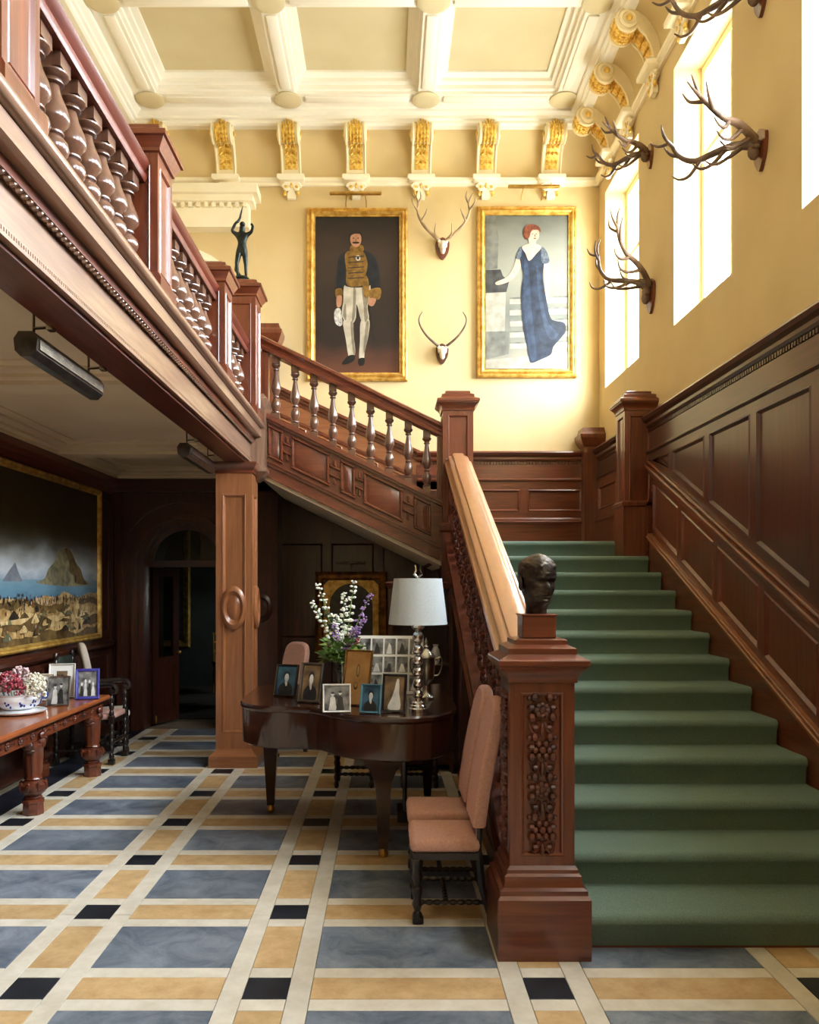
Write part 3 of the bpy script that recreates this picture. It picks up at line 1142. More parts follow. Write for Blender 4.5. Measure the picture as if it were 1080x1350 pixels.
RH = [(.035, 0), (.05, -.006), (.052, -.02), (.06, -.022), (.082, -.026), (.092, -.038), (.092, -.05), (.082, -.06), (.095, -.066), (.118, -.075), (.125, -.09), (.118, -.108), (.09, -.118), (.085, -.135), (.10, -.15)]
RP = [(-a, b) for a, b in reversed(RH)] + RH
g = G()
g.along_y([(x + .655, z) for x, z in RP], 3.84, rail_z(3.84), 7.53, rail_z(7.53))
pb(g, 'handrail', 'rail_wood', st_root, ang=40)

# lower newel, richly carved
NX, NY = .674, 3.69
p, (zp0, zp1) = newel(st_root, st_root, (NX, NY), 0, 1.37, carved=True)


def carve(g, P, w, z0, z1, n):
    """n flower-and-leaf clusters up a panel; P(a, z, d)"""
    for i in range(n):
        zc = z1 - (i + .5) * (z1 - z0) / n
        h = (z1 - z0) / n
        np_ = (8, 6, 7, 6)[i % 4]
        for q in range(np_):
            a = 2 * math.pi * q / np_
            rr = .024 + .006 * (i % 2)
            g.ell(P(rr * math.cos(a), zc + .02 + rr * math.sin(a), .012), (.016, .016, .016), seg=6, rings=4)
        g.ell(P(0, zc + .02, .02), (.016, .016, .016), seg=8, rings=5)
        for s in (-1, 1):
            for q in range(4):
                t = q / 3
                g.ell(P(s * (.03 + .018 * math.sin(t * 3)), zc - .055 + t * .13, .008), (.02, .02, .013 + .009 * (q % 2)), seg=6, rings=4)
            pts = [P(s * (.012 + .045 * t), zc - .03 - .05 * math.sin(t * 3.0), .012) for t in (0, .25, .5, .75, 1)]
            g.tube(pts, [.010, .009, .008, .006, .003], 5)
            g.ell(P(s * .056, zc + h * .42, .008), (.012, .012, .012), seg=6, rings=4)
        g.ell(P(0, zc - h * .38, .012), (.013, .013, .03), seg=6, rings=4)


for dy in (1, 0):
    def P(a, z, d):
        return (NX + a, NY - .128 - d, z) if dy else (NX - .128 - d, NY + a, z)
    g = G()
    carve(g, P, .07, zp0 + .01, zp1 - .01, 4)
    g.build('carved_flowers', 'carved', p)
# upper newel hung down past the landing
UX, UY = .655, 7.66
p2, _ = newel(st_root, st_root, (UX, UY), ZL, 1.37, base=False)
g = G()
g.sqlathe([(.10, -.5), (.145, -.45), (.15, -.40), (.15, .06), (.17, .08), (.17, .12), (.145, .15)], (UX, UY, ZL))
g.build('pendant', 'mahog_z', p2)
# half newel against the right wall
p3, _ = newel(st_root, st_root, (2.34, 7.715), ZL, 1.38, base=False)
g = G()
g.sqlathe([(.15, -.5), (.15, .30), (.165, .31), (.165, .34), (.145, .36)], (2.335, 7.715, ZL))
g.build('base', 'mahog_z', p3)

# green carpet over the steps and the landing
pf = []
for i in range(13):
    y, z0, z1 = Y1 + TREAD * i, RISE * i, RISE * (i + 1)
    pf += [(y + .004, z0 + (.0 if i else .02)), (y - .004, z1 - .06)]
    for a in (200, 170, 140, 115, 90):
        pf.append((y + .012 + .034 * math.cos(R(a)), z1 - .034 + .034 * math.sin(R(a))))
    if i < 12:
        pf += [(y + TREAD - .03, z1), (y + TREAD - .006, z1 + .004)]
pf += [(YB - .10, ZL)]
bot = [(q[0] + .008, q[1] - .010) for q in reversed(pf)]
g = G()
nst = len(pf)
for X_ in (XS0 - .02, XS1 - .005):
    g.rings([[(X_, q[0], q[1]) for q in pf], [(X_, q[0], q[1]) for q in reversed(bot)]], closed=False)
g.rings([[(X_, q[0], q[1]) for q in pf + bot] for X_ in (XS0 - .02, XS1 - .005)])
cp = pb(g, 'carpet', 'carpet', st_root, ang=60)
cp['label'] = 'green fitted carpet'

# ================================================================== UPPER FLIGHT (rises to the left)
uf = st_root
T2 = .318
for i in range(6):
    x = .45 - T2 * i
    g = G()
    z1 = ZL + .157 * (i + 1)
    g.box(x - T2 - .02 if i < 5 else -1.17, 7.66, z1 - .17, x, YB - .10, z1)
    pb(g, 'step', 'mahog_y', uf)
S3 = .486
XA, XB = .53, -1.16       # right and left ends
ZTA = 2.41                # string top at x = .47


def zt2(x):
    return ZTA + S3 * (.47 - x)


YS = 7.60
g = G()
g.prism([(XA, zt2(XA) - .56), (XA, zt2(XA)), (XB, zt2(XB)), (XB, zt2(XB) - .56)], 'y', YS, YS + .08)
st2 = pb(g, 'string', 'mahog_x', uf)


def slope_bar(name, t, b, y0, y1, mat, par, prof=None):
    g = G()
    g.along_x([(y0, b), (y1, b), (y1, t), (y0, t)] if not prof else prof, XA, zt2(XA), XB, zt2(XB))
    o = pb(g, name, mat, par, uf)
    if par is not uf:
        o.location = (0, 0, 0)
    return o


slope_bar('string_cap', 0.02, -.025, YS - .05, YS + .14, 'mahog_x', st2)
slope_bar('string_moulding', -.025, -.05, YS - .03, YS + .1, 'mahog_x', st2)
slope_bar('string_moulding', -.40, -.42, YS - .035, YS + .1, 'mahog_x', st2)
slope_bar('string_moulding', -.42, -.45, YS - .02, YS + .1, 'mahog_x', st2)
slope_bar('string_moulding', -.53, -.56, YS - .03, YS + .1, 'mahog_x', st2)


# fretwork in sheared coordinates (s along from the left end, v down from the string top)
def fp(s, v, d):
    x = XB + .01 + s
    return (x, YS - d, zt2(x) - v)


def fret_bar(g, s0, v0, s1, v1):
    q = [(s0, v0), (s1, v0), (s1, v1), (s0, v1)]
    e = .007
    q2 = [(s0 + e, v0 + e), (s1 - e, v0 + e), (s1 - e, v1 - e), (s0 + e, v1 - e)]
    g.rings([[fp(a, b, 0) for a, b in q], [fp(a, b, .02) for a, b in q], [fp(a, b, .03) for a, b in q2]], cap=True)


def fret_frame(s0, s1, v0, v1, w, boss):
    g = G()
    fret_bar(g, s0, v0, s1, v0 + w)
    fret_bar(g, s0, v1 - w, s1, v1)
    fret_bar(g, s0, v0 + w, s0 + w, v1 - w)
    fret_bar(g, s1 - w, v0 + w, s1, v1 - w)
    g.build('fret_frame', 'mahog_x', st2)
    a0, a1, b0, b1 = s0 + w + .012, s1 - w - .012, v0 + w + .012, v1 - w - .012
    g = G()
    iu, iv = min(.035, (a1 - a0) * .35), (b1 - b0) * .2
    g.rings([[fp(a0, b0, 0), fp(a1, b0, 0), fp(a1, b1, 0), fp(a0, b1, 0)], [fp(a0, b0, .006), fp(a1, b0, .006), fp(a1, b1, .006), fp(a0, b1, .006)],
             [fp(a0 + iu, b0 + iv, .017), fp(a1 - iu, b0 + iv, .017), fp(a1 - iu, b1 - iv, .017), fp(a0 + iu, b1 - iv, .017)]], cap=True)
    g.build('fret_boss', 'mahog_x', st2)


def fret_link(s0, s1):
    g = G()
    m_ = (s0 + s1) / 2
    fret_bar(g, s0, .165, s1, .187)
    fret_bar(g, s0, .245, s1, .267)
    fret_bar(g, m_ - .012, .105, m_ + .012, .165)
    fret_bar(g, m_ - .012, .267, m_ + .012, .327)
    g.build('fret_link', 'mahog_x', st2)


seq = [(.05, .19, 0), (.265, .62, 1), (.72, .86, 0), (.935, 1.30, 1), (1.40, 1.56, 0)]
for (a, b, k) in seq:
    fret_frame(a, b, .07, .375, .026, k)
for i in range(4):
    fret_link(seq[i][1], seq[i + 1][0])
# plaster soffit under the flight
g = G()
g.prism([(XA, zt2(XA) - .60), (XA, zt2(XA) - .56), (XB - .03, zt2(XB - .03) - .56), (XB - .03, zt2(XB - .03) - .60)], 'y', YS + .02, YB - .09)
pb(g, 'soffit', 'cream_trim', uf)
# hand rail
RAILP = [(-.075, -.13), (.075, -.13), (.08, -.10), (.06, -.085), (.065, -.06), (.09, -.04), (.09, -.015), (.06, 0), (-.06, 0), (-.09, -.015), (-.09, -.04), (-.065, -.06), (-.06, -.085), (-.08, -.10)]


def zrail2(x):
    return 3.115 + .486 * (.515 - x)


g = G()
g.along_x([(YS + .05 + a, b) for a, b in RAILP], XA - .01, zrail2(XA - .01), XB - .02, zrail2(XB - .02))
pb(g, 'handrail', 'mahog_x', uf, ang=50)


def baluster(hb, r):
    """double bulb baluster: returns mesh with square blocks top and bottom; hb = total height, z from 0"""
    g = G()
    b0, b1 = hb * .13, hb * .88
    q = r * .78
    g.box(-q, -q, 0, q, q, b0)
    g.box(-q, -q, b1, q, q, hb)
    L = b1 - b0
    pr = [(.55, 0), (.85, .01), (.85, .03), (.55, .045), (.62, .065), (.85, .11), (.97, .17), (.90, .23), (.62, .29), (.48, .31), (.66, .325), (.66, .345),
          (.5, .36), (.72, .41), (.98, .47), (1.0, .50), (.97, .55), (.87, .61), (.72, .67), (.58, .73), (.47, .79), (.40, .86), (.66, .872), (.66, .888), (.5, .9), (.56, .92), (.86, .945), (.95, .965), (.95, .985), (.7, 1.0)]
    g.lathe([(a * r, b0 + t * L) for a, t in pr], seg=14)
    return g


xs_b = [(px - 510) / 142.0 for px in (363, 388.5, 413.5, 438.5, 463.5, 488.5, 513.5, 538.5, 563)]
for i, x in enumerate(xs_b):
    zb_, ztp = zt2(x) - .01, zrail2(x) - .12
    o = pb(baluster(ztp - zb_, .044), 'baluster', 'walnut_z', uf)
    o.location = Vector((x, YS + .05, zb_)) - uf.location
    # rail above is sloped: short block tops sink into it
for x in (XA - .03, XB + .03):
    g = G()
    g.box(x - .03, YS, zt2(x) - .05, x + .03, YS + .1, zrail2(x) - .06)
    pb(g, 'half_newel', 'mahog_z', uf)

# ================================================================== GALLERY
XG = -1.285      # line of the balustrade
g = G()
g.box(XL, YF, 2.91, -1.20, YB - .001, ZG)
gal = struct(g.build('gallery', 'mahog_y'), 'oak gallery with turned balustrade along the side of the hall', 'gallery')
YE = 7.52
g = G()
g.box(-1.43, YF, 2.70, -1.25, YE, 2.92)
g.build('beam', 'red_y', gal)
g = G()
g.prism([(-1.25, 2.72), (-1.238, 2.735), (-1.238, 2.92), (-1.25, 2.92)], 'y', YF, YE)
g.build('frieze', 'oak_y', gal)
g = G()
for (x, z0, z1) in ((-1.222, 2.718, 2.733), (-1.23, 2.755, 2.762)):
    g.box(-1.26, YF, z0, x, YE + .01, z1)
g.build('moulding', 'oak_y', gal)
g = G()
for k in range(int((YE - 2.0) / .018)):
    y = 2.0 + k * .018
    g.box(-1.24, y, 2.737, -1.228, y + .011, 2.753)
o = g.build('bead_row', 'oak_y', gal)
o['kind'] = 'stuff'
# rope moulding
g = G()
k = 0
y = 2.0
while y < YE:
    g.ell((-1.219, y, 2.922), (.02, .036, .019), seg=8, rings=5, rot=Matrix.Rotation(R(38), 3, 'X'))
    y += .042
o = g.build('rope_moulding', 'oak_y', gal)
o['kind'] = 'stuff'
g = G()
g.prism([(-1.24, 2.95), (-1.14, 2.955), (-1.14, 3.022), (-1.155, 3.03), (-1.125, 3.03)] +
        [(-1.13 + .028 * math.cos(R(a)), 3.058 + .028 * math.sin(R(a))) for a in (-60, -30, 0, 30, 60, 90)] +
        [(-1.17, 3.086), (-1.17, 3.10), (-1.36, 3.10), (-1.36, 2.9), (-1.24, 2.9)], 'y', YF, YE + .03)
g.build('cornice', 'oak_y', gal)
g = G()
g.box(-1.365, YF, 3.09, -1.185, YE, 3.16)
g.build('plinth', 'oak_y', gal)


def gnewel(c, zb, zt, hw=.135, cw=.185):
    g = G()
    g.box(c[0] - hw + .015, c[1] - hw + .015, zb, c[0] + hw - .015, c[1] + hw - .015, zt - .16)
    pw = hw - .04
    for sx in (-1, 1):
        for sy in (-1, 1):
            g.box(c[0] + sx * pw, c[1] + sy * pw, zb, c[0] + sx * hw, c[1] + sy * hw, zt - .16)
    for (a, b) in ((zb, zb + .1), (zt - .22, zt - .16)):
        g.box(c[0] - hw + .0005, c[1] - hw + .0005, a, c[0] + hw - .0005, c[1] + hw - .0005, b)
    p = g.build('newel_post', 'mahog_z', gal)
    for (dx, dy) in ((0, -1), (1, 0)):
        def W_(a, z, d):
            return (c[0] + a, c[1] - (hw - .015) - d, z) if dy else (c[0] + hw - .015 + d, c[1] + a, z)
        wpanel(W_, rect(-pw, zb + .1, pw, zt - .22), 'panel', 'mahog_z', p, .015, steps=((0, 0), (.004, .003), (.014, -.008)))
    g = G()
    g.sqlathe([(hw + .02, 0), (hw + .02, .06), (hw + .005, .085), (hw, .09)], (c[0], c[1], zb))
    g.build('base', 'mahog_z', p)
    g = G()
    g.sqlathe([(hw, 0), (hw + .012, .005), (hw + .012, .02), (cw - .012, .065), (cw, .07), (cw, .095), (cw - .04, .12), (cw - .045, .14), (cw - .075, .155), (cw - .08, .16)], (c[0], c[1], zt - .16))
    g.build('cap', 'mahog_x', p, ang=25)
    return p


GN = [2.58, 4.25, 5.95, 7.26]
gnewel((XG, GN[0]), 3.09, 3.94)
gnewel((XG, GN[1]), 3.09, 3.94)
gnewel((XG, GN[2]), 3.09, 3.92)
pc = gnewel((XG, GN[3]), 3.09, 4.28, .145, .20)
# the corner newel runs down beside the flight and ends in a pendant
g = G()
g.sqlathe([(.06, -.14), (.12, -.09), (.15, -.06), (.15, -.03), (.13, 0), (.13, .5), (.16, .55), (.16, .6), (.12, .65)], (-1.24, 7.56, 2.70))
g.build('pendant', 'oak_z', pc)
ZR0, ZR1 = 3.63, 3.755
RG = [(-.07, 0), (.07, 0), (.08, .02), (.075, .04), (.06, .05), (.085, .075), (.095, .095), (.085, .115), (.05, .125), (-.05, .125), (-.085, .115), (-.095, .095), (-.085, .075), (-.06, .05), (-.075, .04), (-.08, .02)]
ends = [(YF, GN[0] - .13), (GN[0] + .13, GN[1] - .13), (GN[1] + .13, GN[2] - .13), (GN[2] + .13, GN[3] - .13)]
bal0 = None
for j, (a, b) in enumerate(ends):
    g = G()
    g.along_y([(XG + x, z) for x, z in RG], a, ZR0, b, ZR0)
    g.build('handrail', 'red_y', gal, ang=50)
    if j == 0:
        continue
    n = (0, 8, 8, 5)[j]
    for k in range(n):
        y = a + (k + .5) * (b - a) / n
        if bal0 is None:
            bal0 = baluster(ZR0 - 3.16, .064).build('baluster', 'walnut_z', gal, (XG, y, 3.16))
        else:
            inst(bal0, gal, (XG, y, 3.16))

# plaster ceiling under the gallery
g = G()
g.box(XLP, YF, 2.895, -1.43, YLB, 2.912)
gc = g.build('gallery_ceiling', 'ceil_low', gal)
for (a, b) in ((7.55, YLB), (5.0, 7.55), (2.4, 5.0), (-.2, 2.4), (YF, -.2)):
    prf = [(0, 2.80), (.12, 2.80), (.12, 2.825), (.17, 2.835), (.17, 2.855), (.25, 2.86), (.25, 2.88), (.34, 2.885), (.34, 2.897)]
    g = G()
    x0, x1 = XLP, -1.43
    g.rings([[(x0 + i, a + i, z), (x1 - i, a + i, z), (x1 - i, b - i, z), (x0 + i, b - i, z)] for (i, z) in prf])
    g.build('coffer', 'ceil_low', gc, fix=False)

# pillar under the gallery end
pl = thing('pillar', 'square mahogany pillar with sunk panel and oval boss carrying the gallery', 'pillar', (-1.355, 7.42, 0))
PXc, PYc = -1.355, 7.42
hw = .16
g = G()
g.box(PXc - .145, PYc - .145, .12, PXc + .145, PYc + .145, 2.6)
for sx in (-1, 1):
    for sy in (-1, 1):
        g.box(PXc + sx * .105, PYc + sy * .105, .12, PXc + sx * hw, PYc + sy * hw, 2.6)
for (a, b) in ((.12, .30), (2.42, 2.6)):
    g.box(PXc - hw + .0005, PYc - hw + .0005, a, PXc + hw - .0005, PYc + hw - .0005, b)
sh = pb(g, 'shaft', 'amber_z', pl)
for (dx, dy) in ((0, -1), (1, 0)):
    def W_(a, z, d):
        return (PXc + a, PYc - .145 - d, z) if dy else (PXc + .145 + d, PYc + a, z)
    wpanel(W_, rect(-.105, .30, .105, 2.42), 'panel', 'amber_z', sh, .015, steps=((0, 0), (.006, .006), (.02, .0), (.028, -.012)))
    g = G()
    base = Matrix.Translation(W_(0, 1.41, .012)) @ (Matrix.Rotation(R(90), 4, 'X') if dy else Matrix.Rotation(R(90), 4, 'Z') @ Matrix.Rotation(R(90), 4, 'X'))
    g.lathe([(.112, -.01), (.112, .022), (.10, .036), (.085, .04), (.075, .028), (.062, .015), (.055, .02), (.03, .03), (.0, .033)], seg=28, M=base, sy=1.75)
    g.build('oval_boss', 'amber_z', sh)
g = G()
g.sqlathe([(.215, 0), (.215, .10), (.20, .115), (.175, .13), (.165, .15), (.16, .16)], (PXc, PYc, 0))
pb(g, 'base', 'amber_x', pl)
g = G()
g.sqlathe([(.16, 0), (.17, .005), (.17, .03), (.185, .045), (.205, .08), (.205, .10)], (PXc, PYc, 2.60))
pb(g, 'capital', 'mahog_x', pl)

# ================================================================== DOORWAY AND THE ROOM BEYOND
g = G()
g.box(-4.2, YB + .3, -.05, -.6, 13.2, 0)
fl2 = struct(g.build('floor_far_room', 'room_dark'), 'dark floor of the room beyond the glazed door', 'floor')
g = G()
g.box(-4.3, YB + .3, -.05, -4.2, 13.2, 3.4)
g.box(-.6, YB + .3, -.05, -.5, 12.0, 3.4)
g.box(-.6, 12.25, -.05, -.5, 13.2, 3.4)
g.box(-.6, 12.0, -.05, -.5, 12.25, 1.2)
g.box(-.6, 12.0, 1.6, -.5, 12.25, 3.4)
portal('window_daylight', (-.52, 12.125, 1.4), (0, R(90), 0), .38, .23)  # unseen opening added in the side wall to light the far room dimly
g.box(-4.3, 13.2, -.05, -.5, 13.3, 3.4)
g.box(-4.3, YB + .3, 3.4, -.5, 13.3, 3.5)
g.box(-4.3, YB + .29, -.05, XL - .3, YB + .3, 3.4)
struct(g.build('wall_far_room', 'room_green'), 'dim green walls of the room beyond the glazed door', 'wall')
# fanlight and transom
g = G()
g.box(XD - RD, YLB + .12, ZD - .045, XD + RD, YLB + .2, ZD + .03)
dr = struct(g.build('door_1', 'dark_x'), 'arched doorway with fanlight and open glazed door', 'door')
g = G()
lo = []
for r, dd in ((RD - .05, .13), (RD - .05, .19), (RD + .01, .19), (RD + .01, .13)):
    lo.append([(XD + r * math.cos(R(a)), YLB + dd, ZD + r * math.sin(R(a))) for a in range(0, 181, 9)])
g.rings(lo + [lo[0]], closed=False)
g.build('fanlight_frame', 'dark_x', dr)
g = G()
g.prism([(XD + (RD - .04) * math.cos(R(a)), ZD + .03 + (RD - .05) * math.sin(R(a))) for a in range(0, 181, 9)], 'y', YLB + .155, YLB + .161)
g.build('pane', 'pane_dark', dr)
# leaf opened into the far room
lf = G()
Lx, hz = .43, ZD - .07
MT = Matrix.Translation((XD - RD + .03, YLB + .2, .02)) @ Matrix.Rotation(R(62), 4, 'Z')
lf.box(0, 0, 0, .09, .045, hz, M=MT)
lf.box(Lx - .09, 0, 0, Lx, .045, hz, M=MT)
lf.box(.09, 0, 0, Lx - .09, .045, .16, M=MT)
lf.box(.09, 0, .66, Lx - .09, .045, .76, M=MT)
lf.box(.09, 0, hz - .1, Lx - .09, .045, hz, M=MT)
lf.box(.09, .012, .16, Lx - .09, .033, .66, M=MT)
leaf = lf.build('door_leaf', 'dark_z', dr)
g = G()
g.box(.09, .02, .76, Lx - .09, .026, hz - .1, M=MT)
g.build('pane', 'pane_dark', leaf)
g = G()
g.ell((Lx - .045, -.04, .80), (.025, .03, .025), M=MT)
g.tube([(Lx - .045, .0, .8), (Lx - .045, -.03, .8)], .01, 6, M=MT)
g.ell((.02, -.02, .05), (.015, .015, .05), M=MT)
g.build('door_handle', 'brass', leaf)


# ================================================================== PICTURES


def frame_ring(w, h, prof, g=None):
    g = g or G()
    lp = []
    for (i, d) in prof:
        lp.append([(-w / 2 + i, -d, i), (w / 2 - i, -d, i), (w / 2 - i, -d, h - i), (-w / 2 + i, -d, h - i)])
    g.rings(lp)
    return g


def flatpoly(g, pts, y, mi):
    g.add([(p[0], y, p[1]) for p in pts], [tuple(range(len(pts)))], mi)


def ellpts(cx, cy, rx, ry, n=18, tilt=0):
    c, s = math.cos(tilt), math.sin(tilt)
    return [(cx + rx * math.cos(2 * math.pi * k / n) * c - ry * math.sin(2 * math.pi * k / n) * s,
             cy + rx * math.cos(2 * math.pi * k / n) * s + ry * math.sin(2 * math.pi * k / n) * c) for k in range(n)]


def paint(nm, c1, c2, scale=8, **k):
    return noisy('paint_' + nm, c1, c2, scale, 0.45, detail=6, spec=0.35, **k)


def ramp_paint(name, stops, z0, z1, wob=.25, nscale=2.0, stretch=(1, 1, 2)):
    """painted vertical blend with brushy noise"""
    m, n, l, b = base_mat('paint_' + name, 'ffffff', .45, spec=.35)
    tc = n.new('ShaderNodeTexCoord')
    sx = n.new('ShaderNodeSeparateXYZ')
    l.new(tc.outputs['Object'], sx.inputs[0])
    mr = n.new('ShaderNodeMapRange')
    mr.inputs['From Min'].default_value = z0
    mr.inputs['From Max'].default_value = z1
    l.new(sx.outputs['Z'], mr.inputs['Value'])
    mp = n.new('ShaderNodeMapping')
    mp.inputs['Scale'].default_value = stretch
    l.new(tc.outputs['Object'], mp.inputs['Vector'])
    nz = n.new('ShaderNodeTexNoise')
    nz.inputs['Scale'].default_value = nscale
    nz.inputs['Detail'].default_value = 7
    l.new(mp.outputs['Vector'], nz.inputs['Vector'])
    ma = n.new('ShaderNodeMath')
    ma.operation = 'MULTIPLY_ADD'
    ma.inputs[1].default_value = wob
    l.new(nz.outputs['Fac'], ma.inputs[0])
    l.new(mr.outputs['Result'], ma.inputs[2])
    sb = n.new('ShaderNodeMath')
    sb.operation = 'SUBTRACT'
    sb.inputs[1].default_value = wob / 2
    l.new(ma.outputs[0], sb.inputs[0])
    cr = n.new('ShaderNodeValToRGB')
    el = cr.color_ramp.elements
    el[0].position, el[0].color = stops[0][0], lin(stops[0][1])
    el[1].position, el[1].color = stops[-1][0], lin(stops[-1][1])
    for p, c in stops[1:-1]:
        e = el.new(p)
        e.color = lin(c)
    l.new(sb.outputs[0], cr.inputs['Fac'])
    l.new(cr.outputs['Color'], b.inputs['Base Color'])


FP = [(0, 0), (0, .03), (.01, .05), (.022, .055), (.034, .04), (.045, .045), (.06, .065), (.075, .05), (.085, .028), (.096, .03), (.10, .012), (.104, .012)]
SZ = .003292


def portrait(name, label, X, Z, zx0, zx1, zy0, zy1, layers, mats, bgm):
    """layers: list of (kind, pts, material index) in photo-crop units"""
    w, h = (zx1 - zx0) * SZ, (zy1 - zy0) * SZ
    cx = (zx0 + zx1) / 2
    t = thing(name, label, 'painting', (X, YB, Z))
    f = frame_ring(w, h, FP).build('frame', 'frame_gold', t, ang=20)
    g = G()
    i = .10
    flatpoly(g, [(-w / 2 + i, i), (w / 2 - i, i), (w / 2 - i, h - i), (-w / 2 + i, h - i)], -.012, 0)
    for k, (kind, pts, mi) in enumerate(layers):
        if kind == 'e':
            pts = ellpts(*pts)
        elif kind == 's':
            pts = catmull(pts, True, 4)
        q = [((p[0] - cx) * SZ, (zy1 - p[1]) * SZ) for p in pts]
        flatpoly(g, q, -.0125 - .0003 * k, mi)
    g.build('canvas', [bgm] + mats, t, fix=False)
    bb = G()
    bb.box(-w / 2 + .02, -.011, .02, w / 2 - .02, 0, h - .02)
    bb.build('backboard', 'frame_gold_dark', t)
    return t


ramp_paint('man_bg', [(0, '5a3524'), (.1, '4a2c20'), (.2, '241a17'), (.5, '2c221d'), (.75, '3a2d26'), (1, '1d1715')], .1, 1.95, .18, 2.5)
paint('gown_light', '1e2838', '323f54', 12)
paint('cloth_shade', '6c6455', '857c6a', 9)
paint('navy', '14161c', '20242c')
paint('braid', '5f4317', '87652b', 18, bump=.05, bscale=120)
paint('breeches', '9c927f', 'bdb4a2', 9)
paint('skin', '9c6d54', 'ad7f64', 12)
paint('hair_dark', '1f1713', '2b211b')
paint('shoe', '0e0c0b', '1a1715')
paint('plume', '8d8a85', 'c9c6bf', 40)
man = [
    ('s', [(195, 490), (228, 490), (232, 540), (238, 600), (228, 625), (215, 620), (205, 560)], 3),
    ('s', [(258, 490), (288, 485), (285, 540), (272, 600), (268, 630), (252, 625), (255, 560)], 3),
    ('s', [(212, 615), (236, 612), (232, 632), (205, 645), (190, 642)], 6),
    ('s', [(250, 625), (270, 622), (270, 645), (255, 650), (248, 640)], 6),
    ('s', [(205, 355), (285, 355), (290, 400), (282, 440), (287, 480), (272, 500), (258, 485), (243, 430), (240, 480), (225, 500), (203, 495), (190, 465), (195, 420)], 3),
    ('s', [(262, 372), (280, 368), (287, 400), (279, 440), (283, 478), (272, 492), (268, 440)], 8),
    ('s', [(232, 372), (240, 380), (240, 425), (236, 476), (226, 492), (230, 430)], 8),
    ('s', [(198, 440), (204, 430), (206, 470), (204, 488), (195, 470)], 8),
    ('s', [(221, 500), (230, 500), (234, 560), (237, 605), (230, 600)], 8), ('s', [(276, 500), (286, 495), (283, 545), (272, 600), (268, 590)], 8),
    ('p', [(283, 430), (287, 430), (306, 560), (303, 560)], 6),
    ('s', [(182, 258), (215, 240), (245, 232), (280, 242), (308, 262), (322, 310), (327, 378), (302, 384), (290, 330), (288, 366), (204, 366), (200, 320), (190, 382), (171, 378), (173, 310)], 1),
    ('s', [(202, 250), (235, 238), (266, 242), (282, 285), (274, 330), (268, 362), (210, 363), (206, 310)], 2),
    ('s', [(168, 378), (190, 375), (190, 402), (170, 405)], 2),
    ('s', [(288, 380), (328, 373), (324, 412), (290, 408)], 2),
    ('s', [(262, 320), (284, 340), (286, 400), (272, 405), (265, 370)], 2),
    ('s', [(172, 405), (190, 402), (187, 436), (173, 440)], 4),
    ('s', [(286, 410), (312, 412), (302, 436), (285, 432)], 4),
    ('s', [(165, 452), (185, 448), (192, 500), (178, 508), (164, 490)], 7),
    ('s', [(222, 222), (262, 220), (266, 242), (224, 246)], 2),
    ('e', (240, 199, 20, 28), 4),
    ('s', [(217, 196), (216, 178), (228, 167), (248, 166), (263, 176), (263, 196), (257, 182), (238, 179), (222, 186)], 5),
    ('e', (240, 211, 13, 4), 5),
    ('e', (232, 195, 3, 2), 5), ('e', (248, 195, 3, 2), 5), ('p', [(239, 196), (242, 196), (244, 206), (238, 206)], 2),
    ('e', (248, 266, 9, 10), 7), ('e', (248, 266, 4, 5), 1),
]
for k in range(5):
    man.append(('p', [(212, 262 + k * 19), (268, 258 + k * 19), (268, 261 + k * 19), (212, 265 + k * 19)], 1))
portrait('portrait_painting', 'gilt framed portrait of a man in braided court uniform and white breeches', -.347, 4.01, 65, 425, 88, 705, man,
         ['paint_navy', 'paint_braid', 'paint_breeches', 'paint_skin', 'paint_hair_dark', 'paint_shoe', 'paint_plume', 'paint_cloth_shade'], 'paint_man_bg')

ramp_paint('lady_bg', [(0, '8a8678'), (.15, '7c7b70'), (.35, '666860'), (.6, '878779'), (.85, '74756b'), (1, '555851')], .1, 1.95, .22, 2.5)
paint('stone_grey', '55564f', '71716a', 9)
paint('stone_dark', '2a2b2c', '444442', 9)
paint('stone_pale', '848174', '9b988c', 9)
paint('gown', '121925', '263143', 12)
paint('hair_red', '55291a', '78402a', 30)
paint('lady_skin', 'b5937f', 'c4a591', 12)
paint('lace', '3a424c', '5f676f', 40)
lady = [
    ('p', [(704, 114), (738, 114), (750, 200), (746, 305), (704, 310)], 1),
    ('p', [(704, 310), (757, 308), (765, 330), (787, 352), (778, 388), (704, 392)], 2),
    ('p', [(704, 392), (776, 390), (772, 530), (704, 530)], 3),
    ('p', [(704, 530), (786, 528), (786, 610), (704, 630)], 1),
]
for k in range(5):
    lady.append(('p', [(790, 408 + k * 40), (998, 402 + k * 40), (998, 408 + k * 40), (790, 414 + k * 40)], 1))
    lady.append(('p', [(790, 414 + k * 40), (998, 408 + k * 40), (998, 428 + k * 40), (790, 432 + k * 40)], 3))
